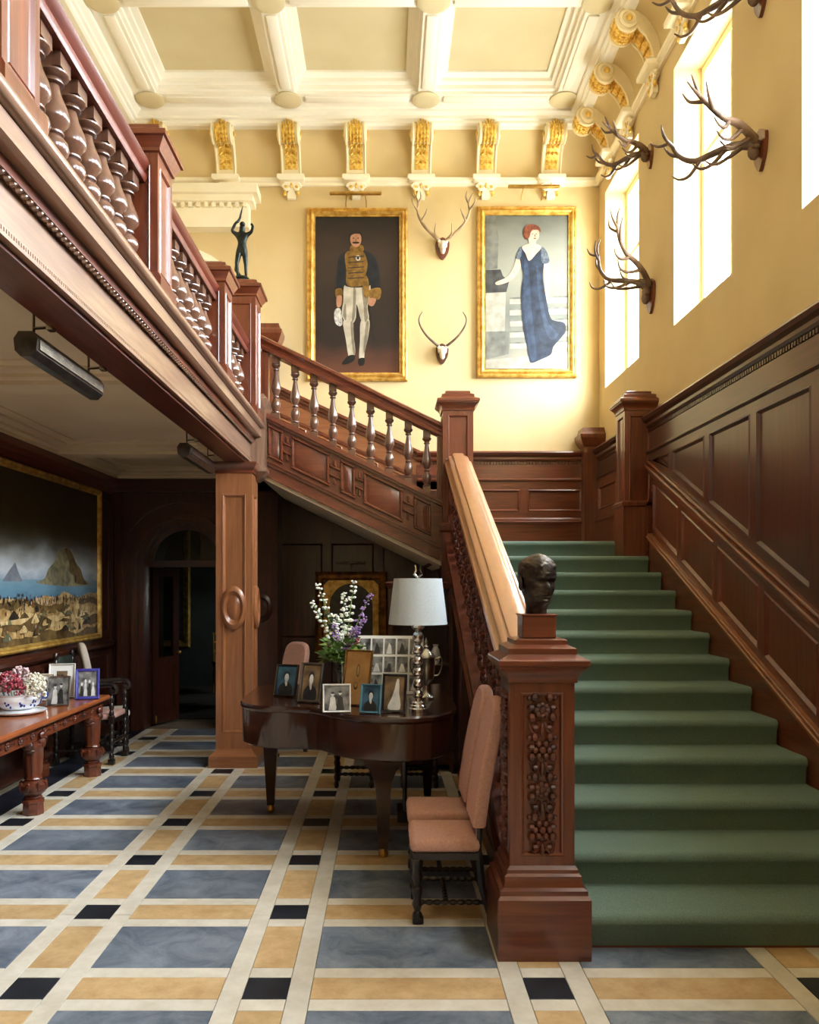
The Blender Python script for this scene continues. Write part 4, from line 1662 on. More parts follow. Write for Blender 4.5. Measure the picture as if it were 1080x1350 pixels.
lady += [
    ('p', [(704, 632), (998, 604), (998, 662), (704, 662)], 3),
    ('s', [(815, 268), (830, 287), (818, 322), (790, 350), (748, 364), (740, 354), (780, 335), (803, 300)], 6),
    ('s', [(911, 280), (931, 283), (931, 340), (926, 412), (918, 424), (913, 350)], 6),
    ('s', [(828, 228), (845, 250), (858, 278), (880, 255), (905, 230), (916, 242), (912, 290), (908, 340), (918, 400), (934, 478), (955, 492), (985, 500), (989, 530), (970, 555), (945, 585), (936, 612), (900, 630), (866, 642), (857, 620), (850, 580), (838, 520), (830, 430), (832, 370), (838, 330), (828, 285)], 4),
    ('s', [(842, 270), (856, 300), (862, 360), (868, 450), (880, 560), (884, 622), (868, 634), (858, 590), (846, 500), (838, 420), (840, 330)], 8),
    ('s', [(884, 300), (898, 320), (905, 400), (920, 480), (945, 520), (970, 530), (940, 560), (915, 520), (896, 430)], 8),
    ('s', [(903, 230), (921, 244), (931, 282), (905, 284)], 7),
    ('s', [(829, 228), (811, 264), (822, 273), (832, 255)], 7),
    ('s', [(834, 228), (868, 216), (902, 228), (882, 255), (859, 277), (845, 250)], 6),
    ('p', [(856, 195), (884, 195), (882, 226), (860, 226)], 6),
    ('e', (876, 184, 19, 25), 6),
    ('s', [(838, 182), (844, 157), (868, 147), (893, 156), (901, 176), (888, 168), (868, 171), (859, 195), (846, 201)], 5),
    ('e', (871, 182, 2.6, 1.6), 5), ('e', (884, 182, 2.6, 1.6), 5), ('e', (879, 198, 5, 2), 5), ('p', [(878, 184), (880, 184), (882, 191), (877, 191)], 5),
]
portrait('portrait_painting', 'gilt framed portrait of a red haired lady in a long dark blue gown', 1.644, 4.05, 672, 1028, 85, 695, lady,
         ['paint_stone_grey', 'paint_stone_dark', 'paint_stone_pale', 'paint_gown', 'paint_hair_red', 'paint_lady_skin', 'paint_lace', 'paint_gown_light'], 'paint_lady_bg')


def picture_light(X, Z, lab):
    t = thing('picture_light', lab, 'lamp', (X, YB, Z), group='picture lights')
    g = G()
    g.cbox(-.30, -.20, 0, .30, -.16, .035, .008)
    g.build('shade', 'brass', t)
    for s in (-1, 1):
        g = G()
        g.tube([(s * .10, -.18, .02), (s * .105, -.12, .06), (s * .12, -.03, -.02), (s * .12, -.01, -.065)], .006, 6)
        g.build('arm', 'brass', t)


picture_light(-.36, 6.12, 'thin brass picture light above the portrait of the man in uniform')
picture_light(1.70, 6.20, 'thin brass picture light above the portrait of the lady')

# big landscape on the left wall (local x = along the wall, away from the entrance)
LW, LH = 3.5, 1.58
ramp_paint('land_sky', [(0, '8fa0ad'), (.38, '93a2ae'), (.45, 'ccd2d3'), (.52, 'a2a49f'), (.58, '6f6d60'), (.66, '57513a'), (.8, '4a4329'), (1, '37311d')], 0, LH, .22, 2.2, (1, 1, 2.2))
ramp_paint('land_sea', [(0, '4f7387'), (.5, '6c90a0'), (1, '8ba8b0')], .42, .66, .5, 4, (1, 1, 6))
paint('rock', '6d6a54', 'a89a72', 7, dist=1.5)
paint('rock_blue', '6c7480', '8d9095', 7)
paint('sand', '8d6a3a', 'd4b277', 6, dist=2.0)
paint('sand_dark', '4a3820', '7d6238', 8, dist=1.5)
paint('sand_light', 'b5935c', 'e2c690', 6, dist=2.0)
paint('brush', '55543c', '7d7a58', 10, dist=1.0)
paint('crowd', '221d18', '3f3426', 30)
paint('crowd_pale', 'b8ad98', 'd9d0bf', 20)
paint('crowd_red', '6e3325', '8a4a34', 20)
lt = thing('landscape_painting', 'huge landscape painting of a rocky bay crowded with figures', 'painting', (XLP + .01, 8.77 - LW / 2, 1.045), (0, 0, R(90)))
FL = [(0, 0), (0, .03), (.015, .045), (.03, .03), (.045, .04), (.058, .02), (.062, .012)]
frame_ring(LW, LH, FL).build('frame', 'frame_gold', lt, ang=20)
g = G()


def LP(Y, Z):
    return (Y - (8.77 - LW / 2), Z - 1.045)


def lpoly(pts, k, mi, sm=False):
    q = [LP(*p) for p in pts]
    if sm:
        q = catmull(q, True, 4)
    flatpoly(g, q, -.0125 - .0004 * k, mi)


e = .06
flatpoly(g, [(-LW / 2 + e, e), (LW / 2 - e, e), (LW / 2 - e, LH - e), (-LW / 2 + e, LH - e)], -.012, 0)
lpoly([(5.35, 1.40), (8.70, 1.40), (8.70, 1.66), (5.35, 1.66)], 1, 1)
lpoly([(6.55, 1.64), (6.66, 1.72), (6.78, 1.80), (6.84, 1.72), (6.92, 1.64)], 2, 3)
lpoly([(7.20, 1.63), (7.36, 1.67), (7.45, 1.76), (7.58, 1.83), (7.66, 1.92), (7.80, 1.965), (7.90, 1.97), (8.02, 1.92), (8.10, 1.84), (8.22, 1.78), (8.32, 1.68), (8.5, 1.62), (7.9, 1.60)], 3, 2, True)
lpoly([(7.82, 1.95), (7.90, 1.965), (8.02, 1.91), (8.10, 1.83), (8.22, 1.77), (8.32, 1.67), (8.42, 1.62), (8.1, 1.63), (8.05, 1.70), (7.95, 1.74), (7.93, 1.84)], 4, 5, True)
rnd = random.Random(3)
ridges = [(1.50, 4, .05), (1.45, 5, .05), (1.40, 4, .06), (1.33, 9, .06), (1.29, 5, .07), (1.24, 4, .06), (1.18, 5, .04)]
for k, (zb_, mi, amp) in enumerate(ridges):
    ph, fr_ = rnd.uniform(0, 6), rnd.uniform(3.0, 5.0)
    tops = []
    for q in range(34):
        Y_ = 5.35 + (8.70 - 5.35) * q / 33
        z_ = zb_ + amp * (.6 * math.sin(Y_ * fr_ + ph) + .4 * math.sin(Y_ * fr_ * 2.7 + ph * 2)) + rnd.uniform(-.012, .012)
        if k == 0:
            z_ += .07 * max(0, (Y_ - 8.1) / .6)
        tops.append((Y_, max(1.115, z_)))
    lpoly([(5.35, 1.108)] + tops + [(8.70, 1.108)], 5 + k, mi)
for k in range(60):        # tents, rocks and brushwood
    Yc, Zc = rnd.uniform(5.5, 8.5), rnd.uniform(1.16, 1.42)
    w, h = rnd.uniform(.03, .10), rnd.uniform(.02, .055)
    lpoly([(Yc - w, Zc - h * .6), (Yc - w * .5, Zc + h * .5), (Yc + w * .1, Zc + h), (Yc + w * .7, Zc + h * .2), (Yc + w, Zc - h * .5)], 12 + k * .05, rnd.choice((5, 5, 9, 10, 6)), k % 2 == 0)
for k in range(420):
    Yc = rnd.uniform(5.5, 8.62)
    Zc = rnd.gauss(1.475, .025) if k % 4 else rnd.uniform(1.16, 1.44)
    s = rnd.uniform(.007, .014)
    q = ellpts(*LP(Yc, Zc), s * .6, s * 1.5, 7, rnd.uniform(-.3, .3))
    flatpoly(g, q, -.0192 - .000005 * k, rnd.choice((6, 6, 6, 6, 7, 8, 5)))
g.build('canvas', ['paint_land_sky', 'paint_land_sea', 'paint_rock', 'paint_rock_blue', 'paint_sand', 'paint_sand_dark', 'paint_crowd', 'paint_crowd_pale', 'paint_crowd_red', 'paint_sand_light', 'paint_brush'], lt, fix=False)
g = G()
g.box(-LW / 2 + .02, -.011, .02, LW / 2 - .02, 0, LH - .02)
g.build('backboard', 'frame_gold_dark', lt)

# gilt frame with arched mount behind the piano
aw, ah = .84, .95
at = thing('arched_picture', 'dark picture in a wide gilt frame with an arched opening behind the piano', 'painting', (-.415, YB - .085, .82))
frame_ring(aw, ah, [(0, 0), (0, .03), (.015, .045), (.04, .03), (.075, .035), (.09, .02), (.10, .016)]).build('frame', 'frame_gold_dark', at, ang=20)
g = G()
x0, x1, z0, z1 = -aw / 2 + .10, aw / 2 - .10, .10, ah - .10
ro = .25
arc = [(ro * math.cos(R(a)), ah - .14 - ro + ro * math.sin(R(a))) for a in range(0, 181, 12)]
top = []
zc_ = ah - .14 - ro
for a in range(0, 181, 12):
    dx_, dz_ = math.cos(R(a)), math.sin(R(a))
    tt = min((x1 / abs(dx_)) if abs(dx_) > 1e-6 else 99, ((z1 - zc_) / dz_) if dz_ > 1e-6 else 99)
    top.append((dx_ * tt, zc_ + dz_ * tt))
g.rings([[(p[0], -.022, p[1]) for p in top], [(p[0], -.022, p[1]) for p in arc], [(p[0], -.012, p[1]) for p in arc]], closed=False)
for s in (-1, 1):
    a = s * ro
    b = x1 if s > 0 else x0
    g.box(min(a, b), -.022, z0, max(a, b), -.010, arc[0][1])
g.build('mount', 'frame_gold', at)
g = G()
g.box(-aw / 2 + .02, -.008, .02, aw / 2 - .02, 0, ah - .02)
g.build('canvas', 'photo_dark', at)
g = G()
g.cbox(-.17, -.12, ah + .09, .17, -.085, ah + .115, .006)
g.tube([(0, -.1, ah + .1), (0, -.05, ah + .12), (0, 0, ah + .03)], .006, 6)
tag(g.build('picture_light', 'steel_dark', None, tuple(at.location)), 'small dark picture light over the arched gilt frame', 'lamp', 'picture lights')

# ================================================================== TROPHIES (built facing -y; s sideways, o out, z up)


def trophy(label, loc, rot, kind, tilt=0.0, sc=1.0, pale=False):
    t = thing('antler_trophy', label, 'antlers', loc, (0, 0, rot), 'antler trophies')
    g = G()
    hh = {'stag': .13, 'roe': .12, 'big': .19}[kind] * sc
    ww = hh * .62
    sh = [(-ww, hh * .55), (-ww * .55, hh * .8), (0, hh), (ww * .55, hh * .8), (ww, hh * .55), (ww * .9, -hh * .2), (ww * .5, -hh * .7), (0, -hh), (-ww * .5, -hh * .7), (-ww * .9, -hh * .2)]
    g.prism(catmull(sh, True, 3), 'y', -.025, 0)
    g.build('shield', 'mahog_z' if kind != 'roe' else 'dark_z', t)
    g = G()
    g.ell((0, -.05, hh * .25), (.055 * sc, .045, .05 * sc))
    g.ell((0, -.06, -hh * .1), (.035 * sc, .04, .07 * sc))
    for s in (-1, 1):
        g.ell((s * .035 * sc, -.055, hh * .1), (.018, .03, .016), seg=8, rings=5)
        g.tube([(s * .03 * sc, -.05, hh * .35), (s * .05 * sc, -.075, hh * .6)], [.022 * sc, .018 * sc], 8)
    g.build('skull', 'bone' if kind != 'big' else 'antler', t)
    M = Matrix.Rotation(R(tilt), 4, 'X')
    for s in (-1, 1):
        g = G()

        def limb(pts, r0, r1):
            pp = catmull([(s * a * sc, -o_ * sc, z * sc) for a, o_, z in pts], False, 4)
            n = len(pp)
            g.tube(pp, [r0 + (r1 - r0) * (i / (n - 1)) ** 1.3 for i in range(n)], 7, M=M)
        if kind == 'stag':
            limb([(.045, .07, .08), (.13, .12, .13), (.24, .16, .23), (.30, .17, .36), (.29, .16, .47), (.34, .17, .58)], .021, .006)
            limb([(.07, .085, .10), (.10, .17, .13), (.09, .22, .21)], .014, .004)
            limb([(.26, .165, .26), (.22, .22, .30), (.19, .24, .37)], .013, .004)
            limb([(.30, .17, .38), (.35, .2, .44), (.37, .21, .50)], .013, .004)
            limb([(.29, .16, .47), (.26, .17, .53), (.27, .17, .60)], .013, .004)
        elif kind == 'roe':
            limb([(.035, .06, .07), (.10, .09, .11), (.19, .11, .19), (.26, .11, .30), (.275, .10, .39), (.235, .09, .47)], .016, .005)
        else:
            limb([(.05, .08, .08), (.14, .20, .14), (.26, .33, .15), (.35, .46, .15), (.39, .58, .23), (.37, .66, .36)], .030, .012)
            limb([(.08, .12, .10), (.12, .28, .02), (.15, .38, .0), (.17, .45, .06)], .017, .004)
            limb([(.17, .23, .145), (.22, .36, .04), (.26, .46, .03), (.28, .52, .10)], .017, .004)
            limb([(.31, .41, .15), (.41, .50, .05), (.47, .58, .05), (.50, .63, .11)], .016, .004)
            limb([(.38, .57, .22), (.47, .63, .30), (.52, .66, .40)], .015, .004)
            limb([(.375, .63, .31), (.30, .72, .36), (.27, .76, .46)], .014, .004)
            limb([(.37, .66, .36), (.40, .70, .45), (.38, .71, .55)], .013, .004)
            limb([(.37, .66, .36), (.45, .74, .38), (.48, .80, .44)], .013, .004)
        g.build('antler', 'antler_pale' if pale else 'antler', t, ang=60)
    return t


trophy('many pointed pale stag antlers on a red shield between the two portraits', (.655, YB - .004, 5.565), 0, 'stag', pale=True)
trophy('slim two pronged horns with small skull on a dark shield between the portraits', (.65, YB - .004, 4.33), 0, 'roe')
trophy('dark branching antlers on the pier left of the wide window, lower pair', (XR - .004, 7.71, 4.33), R(-90), 'big', -22, .88)
trophy('large dark antlers spread over the window, on the pier with the red shield', (XR, 5.45, 4.50), R(-90), 'big', 8, .74)
trophy('dark antlers high on the pier close to the gilded corbels', (XR, 7.74, 5.66), R(-90), 'big', 12, .62)
trophy('dark antlers at the top of the pier, cut by the picture edge', (XR, 5.45, 5.52), R(-90), 'big', 10, .72)

# ================================================================== BRONZE HEAD ON THE NEWEL
bt = thing('bronze_bust', 'dark bronze head of a man on a wooden block on the carved newel', 'bust', (NX, NY, 1.371))
g = G()
g.cbox(-.074, -.074, 0, .074, .074, .10, .004)
g.cbox(-.08, -.08, .098, .08, .08, .106, .003)
g.build('plinth', 'mahog_x', bt)


def lerp(tab, z):
    for (a, b), (c, d) in zip(tab, tab[1:]):
        if z <= c:
            t = (z - a) / (c - a) if c > a else 0
            t = t * t * (3 - 2 * t) if False else t
            return b + (d - b) * t
    return tab[-1][1]


def gauss(x, m, s):
    return math.exp(-((x - m) / s) ** 2)


def head_mesh():
    rx = [(0, .047), (.03, .044), (.05, .048), (.07, .054), (.095, .064), (.13, .070), (.16, .074), (.19, .075), (.215, .069), (.235, .053), (.25, .03), (.258, .001)]
    fy = [(0, .040), (.03, .042), (.048, .060), (.06, .076), (.075, .080), (.088, .078), (.105, .084), (.125, .086), (.145, .082), (.158, .088), (.18, .090), (.205, .083), (.23, .062), (.25, .032), (.258, .001)]
    by = [(0, .052), (.03, .052), (.06, .058), (.09, .075), (.13, .095), (.17, .104), (.20, .10), (.225, .08), (.245, .045), (.258, .001)]
    nz, ns = 64, 72
    vs, fs = [], []
    rn = random.Random(5)
    for i in range(nz + 1):
        z = .258 * i / nz
        for k in range(ns):
            th = 2 * math.pi * k / ns            # 0 = front
            c, s = math.cos(th), math.sin(th)
            x = lerp(rx, z) * (abs(s) ** .92) * (1 if s >= 0 else -1)
            y = -lerp(fy, z) * c if c > 0 else -lerp(by, z) * c
            f = 0.0
            if c > 0.2:
                w = x
                f += .021 * gauss(w, 0, .011) * (gauss(z, .112, .016) + .55 * gauss(z, .132, .016))      # nose
                f += .006 * (gauss(w, .012, .007) + gauss(w, -.012, .007)) * gauss(z, .106, .007)
                for e_ in (-1, 1):
                    f -= .012 * gauss(w, e_ * .030, .015) * gauss(z, .143, .010)                           # eye sockets
                    f += .006 * gauss(w, e_ * .030, .009) * gauss(z, .142, .006)                           # eyeballs
                    f += .007 * gauss(w, e_ * .028, .020) * gauss(z, .160, .007)                           # brows
                    f += .005 * gauss(w, e_ * .042, .014) * gauss(z, .115, .015)                           # cheek bones
                    f -= .004 * gauss(w, e_ * .036, .010) * gauss(z, .090, .014)
                f += .007 * gauss(w, 0, .022) * (gauss(z, .090, .0045) + gauss(z, .080, .005))              # lips
                f -= .006 * gauss(w, 0, .020) * gauss(z, .085, .0025)
                f -= .006 * gauss(w, 0, .016) * gauss(z, .072, .005)
                f += .008 * gauss(w, 0, .018) * gauss(z, .060, .009)                                       # chin
            hair = max(0, min(1, (z - (.195 - .075 * max(0, -c + .35))) / .012)) if c < .95 else max(0, min(1, (z - .205) / .01))
            k_ = 1 + hair * (.055 + .035 * math.sin(th * 9 + z * 160) * math.sin(z * 210 + th * 3))
            k_ += .008 * math.sin(th * 23 + z * 300) + rn.uniform(-.004, .004)
            vs.append((x * k_, (y - f) * k_ if c > 0 else y * k_, z * (1 + hair * .02)))
    for i in range(nz):
        for k in range(ns):
            k2 = (k + 1) % ns
            fs.append((i * ns + k, i * ns + k2, (i + 1) * ns + k2, (i + 1) * ns + k))
    fs.append(tuple(range(ns - 1, -1, -1)))
    return vs, fs


g = G()
vs, fs = head_mesh()
g.add(vs, fs)
for s in (-1, 1):
    g.ell((s * .077, .012, .132), (.009, .019, .032), seg=10, rings=8, rot=Matrix.Rotation(R(s * 12), 3, 'Z') @ Matrix.Rotation(R(-10), 3, 'X'))
    g.ell((s * .079, .008, .118), (.009, .010, .012), seg=8, rings=6)
g.build('head', 'bronze', bt, (.002, .01, .104), (R(4), 0, R(20)), ang=80).scale = (1.03, 1.03, 1.04)

# ================================================================== FIGURINE ON THE GALLERY NEWEL


def skin_figure(name, joints, edges, mat, parent, sub=2, loc=(0, 0, 0), root=0):
    me = bpy.data.meshes.new(name)
    me.from_pydata([j[0] for j in joints], edges, [])
    o = bpy.data.objects.new(name, me)
    COL.objects.link(o)
    o.modifiers.new('skin', 'SKIN').use_smooth_shade = True
    me.skin_vertices.new() if not me.skin_vertices else None
    for i, j in enumerate(joints):
        r = j[1] if isinstance(j[1], tuple) else (j[1], j[1])
        k_ = 1.4 if j[0][2] > .26 else 1.12
        me.skin_vertices[0].data[i].radius = (r[0] * k_, r[1] * k_)
    me.skin_vertices[0].data[root].use_root = True
    sb = o.modifiers.new('sub', 'SUBSURF')
    sb.levels = sb.render_levels = sub
    me.materials.append(MATS[mat])
    o.parent = parent
    o.location = loc
    return o


fg = thing('figurine', 'dark bronze dancing figure with raised arms on the gallery newel', 'statue', (XG, GN[3], 4.281))
g = G()
g.lathe([(.085, 0), (.085, .015), (.07, .03), (.075, .035), (.06, .055), (.0, .06)], seg=20)
g.build('base', 'bronze_green', fg)
J = [((0, 0, .30), (.034, .026)), ((.004, 0, .36), (.028, .022)), ((.0, 0, .42), (.036, .025)), ((.0, 0, .455), (.016, .016)), ((.004, -.004, .48), (.017, .018)), ((.008, -.008, .515), (.024, .027)),
     ((-.045, 0, .435), .015), ((-.085, -.02, .46), .011), ((-.05, -.03, .525), .009), ((-.02, -.03, .545), .009),
     ((.045, 0, .43), .015), ((.088, -.01, .455), .011), ((.105, -.03, .50), .009), ((.085, -.035, .52), .008),
     ((-.024, 0, .275), .024), ((-.042, -.02, .17), .017), ((-.036, .01, .07), .011), ((-.04, -.025, .056), .010),
     ((.024, 0, .275), .024), ((.036, .0, .175), .017), ((.034, .02, .075), .011), ((.04, -.015, .058), .010)]
E = [(0, 1), (1, 2), (2, 3), (3, 4), (4, 5), (2, 6), (6, 7), (7, 8), (8, 9), (2, 10), (10, 11), (11, 12), (12, 13), (0, 14), (14, 15), (15, 16), (16, 17), (0, 18), (18, 19), (19, 20), (20, 21)]
skin_figure('body', J, E, 'bronze_green', fg)
g = G()
g.tube([(-.03, -.035, .53), (-.01, -.03, .57), (.0, -.02, .63), (.012, -.02, .68)], [.012, .01, .007, .002], 8)
g.ell((.006, .0, .528), (.026, .027, .022))
g.ell((.006, .02, .52), (.014, .014, .014))
g.build('horn_and_hair', 'bronze_green', fg)
g = G()
g.tube([(-.005, .035, .055), (-.06, .045, .14), (-.05, .03, .24), (-.02, .03, .30)], [.014, .016, .012, .005], 8)
g.build('drapery', 'bronze_green', fg)

# ================================================================== LONG PICTURE LAMPS HUNG UNDER THE GALLERY BEAM
for (ya_, yb_, lab) in ((3.40, 4.20, 'metal trough lamp hung from the gallery beam, far from the pillar'), (6.05, 6.95, 'metal trough lamp hung from the gallery beam close to the pillar')):
    t = thing('trough_lamp', lab, 'lamp', (-1.50, (ya_ + yb_) / 2, 2.60), (0, 0, 0), 'trough lamps under the gallery')
    L = (yb_ - ya_) / 2
    g = G()
    pr = [(-.05, .03), (-.045, -.02), (-.02, -.045), (.02, -.045), (.045, -.02), (.05, .03), (.03, .06), (-.03, .06)]
    g.loft(pr, lambda q: (q[0], -L, q[1]), lambda q: (q[0], L, q[1]))
    g.build('housing', 'steel_dark', t)
    g = G()
    g.box(.046, -L + .02, -.012, .054, L - .02, .03)
    g.build('trim_strip', 'old_silver', t)
    for s in (-.8, .8):
        g = G()
        g.tube([(.075, s * L, .10), (.06, s * L, .10), (.0, s * L, .095), (.0, s * L, .06)], .007, 6)
        g.box(.06, s * L - .02, .085, .085, s * L + .02, .115)
        g.tube([(.0, s * L, .06), (.0, s * L, .20)], .006, 6)
        g.build('hanger', 'old_silver', t)

# ================================================================== PIANO
ZP = .86
pn = thing('grand_piano', 'small dark rosewood grand piano crowded with framed photographs', 'piano', (-.2, 5.4, 0))
out = [(-.95, 5.55), (-.92, 5.25), (-.78, 5.08), (-.58, 5.05), (-.42, 4.98), (-.30, 4.82), (-.14, 4.69), (.08, 4.64), (.27, 4.72), (.39, 4.92), (.42, 5.2)]
crv = catmull(out, False, 5) + [(.42, 6.2), (-.85, 6.2), (-.95, 6.05)]


def grow(poly, t):
    cx = sum(p[0] for p in poly) / len(poly)
    cy = sum(p[1] for p in poly) / len(poly)
    o = []
    for (x, y) in poly:
        d = math.hypot(x - cx, y - cy)
        o.append((x + (x - cx) / d * t, y + (y - cy) / d * t))
    return o


g = G()
g.rings([[(x, y, .60) for x, y in grow(crv, -.02)], [(x, y, .61) for x, y in crv], [(x, y, .815) for x, y in crv], [(x, y, .82) for x, y in grow(crv, -.004)]], cap=True)
g.add([(x, y, .60) for x, y in grow(crv, -.02)], [tuple(range(len(crv)))])
pb(g, 'case', 'rosewood', pn, ang=30)
g = G()
g.rings([[(x, y, .822) for x, y in grow(crv, .004)], [(x, y, .832) for x, y in grow(crv, .016)], [(x, y, .85) for x, y in grow(crv, .018)], [(x, y, ZP) for x, y in grow(crv, .008)]], cap=True)
g.add([(x, y, .822) for x, y in grow(crv, .004)], [tuple(range(len(crv)))])
pb(g, 'lid', 'rosewood', pn, ang=30)
for (x, y) in ((-.82, 5.80), (-.02, 4.84), (.30, 6.05)):
    g = G()
    pr = [(.028, .055), (.03, .09), (.034, .10), (.042, .38), (.05, .45), (.075, .52), (.11, .56), (.12, .61)] if y < 5 else [(.022, .055), (.026, .06), (.05, .50), (.058, .51), (.058, .61)]
    g.sqlathe(pr, (x, y, 0), sy=.8)
    l_ = pb(g, 'leg', 'rosewood', pn)
    g = G()
    g.lathe([(.0, 0), (.022, .004), (.03, .02), (.03, .03), (.02, .045), (.018, .06)], (x, y, 0), seg=12)
    g.build('caster', 'brass', l_)
# pedal lyre
g = G()
for s in (-1, 1):
    g.tube([(.12, 5.45 + s * .06, .60), (.12, 5.45 + s * .10, .42), (.12, 5.45 + s * .05, .26), (.12, 5.45 + s * .07, .12)], .014, 8)
g.box(.07, 5.34, .06, .17, 5.56, .13)
pb(g, 'pedal_lyre', 'ebony', pn)
g = G()
for s in (-1, 1):
    g.cbox(.17, 5.45 + s * .05 - .015, .07, .27, 5.45 + s * .05 + .015, .085, .005)
pb(g, 'pedals', 'brass', pn)


# ================================================================== PHOTO FRAMES (stand at z = 0, facing -y, leaning back)
def photo_frame(name, label, loc, w, h, tilt, rz, fmat, fw, content, mount=0.0, mount_mat='paper_white', photo='photo_grey', group='framed photographs on the piano', roll=0):
    t = thing(name, label, 'photo frame', loc, (R(-tilt), R(roll), R(rz)), group)
    th = .018
    fr = frame_ring(w, h, [(0, 0), (0, th), (fw * .3, th + .004), (fw * .75, th), (fw, th - .006), (fw, th - .010)])
    fr.build('frame', fmat, t, ang=20)
    g = G()
    g.box(-w / 2 + .004, -.006, .004, w / 2 - .004, 0, h - .004)
    g.build('backboard', 'frame_black', t)
    if mount:
        g = G()
        g.box(-w / 2 + fw * .9, -.0085, fw * .9, w / 2 - fw * .9, -.006, h - fw * .9)
        g.build('mount', mount_mat, t)
    i = fw + mount
    g = G()
    W_, H_ = w - 2 * i, h - 2 * i
    flatpoly(g, [(-W_ / 2, i), (W_ / 2, i), (W_ / 2, i + H_), (-W_ / 2, i + H_)], -.0095, 0)

    def el(cx, cz, rx, rz_, mi, k):
        q = [(max(-W_ / 2, min(W_ / 2, a * W_)), max(i, min(i + H_, i + b * H_))) for a, b in ellpts(cx, cz, rx, rz_, 16)]
        flatpoly(g, q, -.0097 - k * .0001, mi)
    if content == 'bust':
        el(0, .14, .40, .30, 2, 1)
        el(0, .44, .07, .10, 1, 2)
        el(.02, .37, .05, .08, 1, 3)
        el(0, .68, .17, .15, 2, 4)
        el(.01, .60, .12, .145, 1, 5)
    elif content == 'group':
        for k, (x, hh) in enumerate(((-.3, .5), (-.1, .62), (.12, .6), (.32, .5))):
            q = [(x - .11, .02), (x - .07, .3), (x - .06, hh - .12), (x, hh - .05), (x + .06, hh - .12), (x + .07, .3), (x + .11, .02)]
            flatpoly(g, [(a * W_, i + b * H_) for a, b in q], -.0098 - k * .0001, 1 if k % 2 else 2)
            el(x, hh, .06, .07, 1, k + 6)
    elif content == 'dress':
        q = [(-.30, .03), (-.12, .35), (.02, .62), (.10, .86), (.24, .80), (.26, .5), (.34, .03)]
        flatpoly(g, [(a * W_, i + b * H_) for a, b in catmull(q, True, 3)], -.0099, 1)
        el(.17, .86, .07, .07, 1, 3)
    elif content == 'couple':
        for k, (x, hh, m_) in enumerate(((-.16, .66, 1), (.14, .7, 2))):
            q = [(x - .17, .02), (x - .12, .3), (x - .10, .52), (x, .6), (x + .10, .52), (x + .12, .3), (x + .17, .02)]
            flatpoly(g, [(a * W_, i + b * H_) for a, b in q], -.0098 - k * .0001, m_)
            el(x, hh, .065, .075, 1, k + 4)
            el(x, hh + .05, .07, .04, 2, k + 6)
    elif content == 'drawing':
        el(.05, .68, .16, .18, 2, 1)
        el(.05, .68, .10, .12, 0, 2)
        el(-.05, .28, .18, .10, 2, 3)
        el(-.05, .30, .13, .06, 0, 4)
    g.build('photograph', [photo, 'photo_pale', 'photo_dark'] if content != 'drawing' else [photo, 'photo_pale', 'photo_sepia'], t, fix=False)
    # easel strut behind
    g = G()
    a = R(tilt + 16)
    hh = h * .62
    g.add([(-.02, 0, hh), (.02, 0, hh), (.025, hh * math.tan(a), hh * (1 - 1.0) + .0), (-.025, hh * math.tan(a), .0)], [(0, 1, 2, 3)])
    Lh = hh * math.cos(R(tilt))
    by = hh * math.sin(R(tilt)) + Lh * math.tan(R(14))
    # foot of the strut on the table: world (0, by, 0) in local coordinates of the tilted frame
    fy = by * math.cos(R(tilt))
    fz = by * math.sin(R(tilt))
    g = G()
    g.add([(-.018, .001, hh), (.018, .001, hh), (.024, fy, fz), (-.024, fy, fz), (-.018, .006, hh), (.018, .006, hh), (.024, fy + .005, fz), (-.024, fy + .005, fz)],
          [(0, 1, 2, 3), (7, 6, 5, 4), (0, 4, 5, 1), (1, 5, 6, 2), (2, 6, 7, 3), (3, 7, 4, 0)])
    g.build('strut', 'frame_black', t)
    return t


def on_piano(px, Y):
    return ((px - 510) * Y / 1080, Y, ZP + .001)


photo_frame('framed_photograph', 'small dark frame with bluish portrait, nearest the tail of the piano', on_piano(376, 5.50), .165, .215, 14, -22, 'frame_black', .014, 'bust', photo='photo_blue')
photo_frame('framed_photograph', 'grey frame with sepia portrait of a seated bearded sitter', on_piano(408, 5.19), .155, .255, 14, -22, 'steel_dark', .014, 'bust', .004, 'old_silver', 'photo_sepia')
photo_frame('framed_photograph', 'small square white framed group photograph on the piano', on_piano(444, 4.80), .165, .165, 10, 4, 'paper_white', .010, 'couple', photo='photo_grey')
photo_frame('framed_photograph', 'tall tan mounted drawing in a thin gilt frame on the piano', on_piano(468, 5.09), .185, .345, 13, -24, 'frame_gold_dark', .010, 'drawing', .042, 'photo_tan', 'photo_tan')
photo_frame('framed_photograph', 'small teal framed portrait in front of the tan mounted drawing', on_piano(488, 4.76), .125, .17, 14, -16, 'frame_teal', .012, 'bust', photo='photo_blue')
photo_frame('framed_photograph', 'black framed photograph of a lady in a long pale dress', on_piano(519, 4.80), .145, .225, 12, -14, 'frame_black', .014, 'dress', photo='photo_sepia')

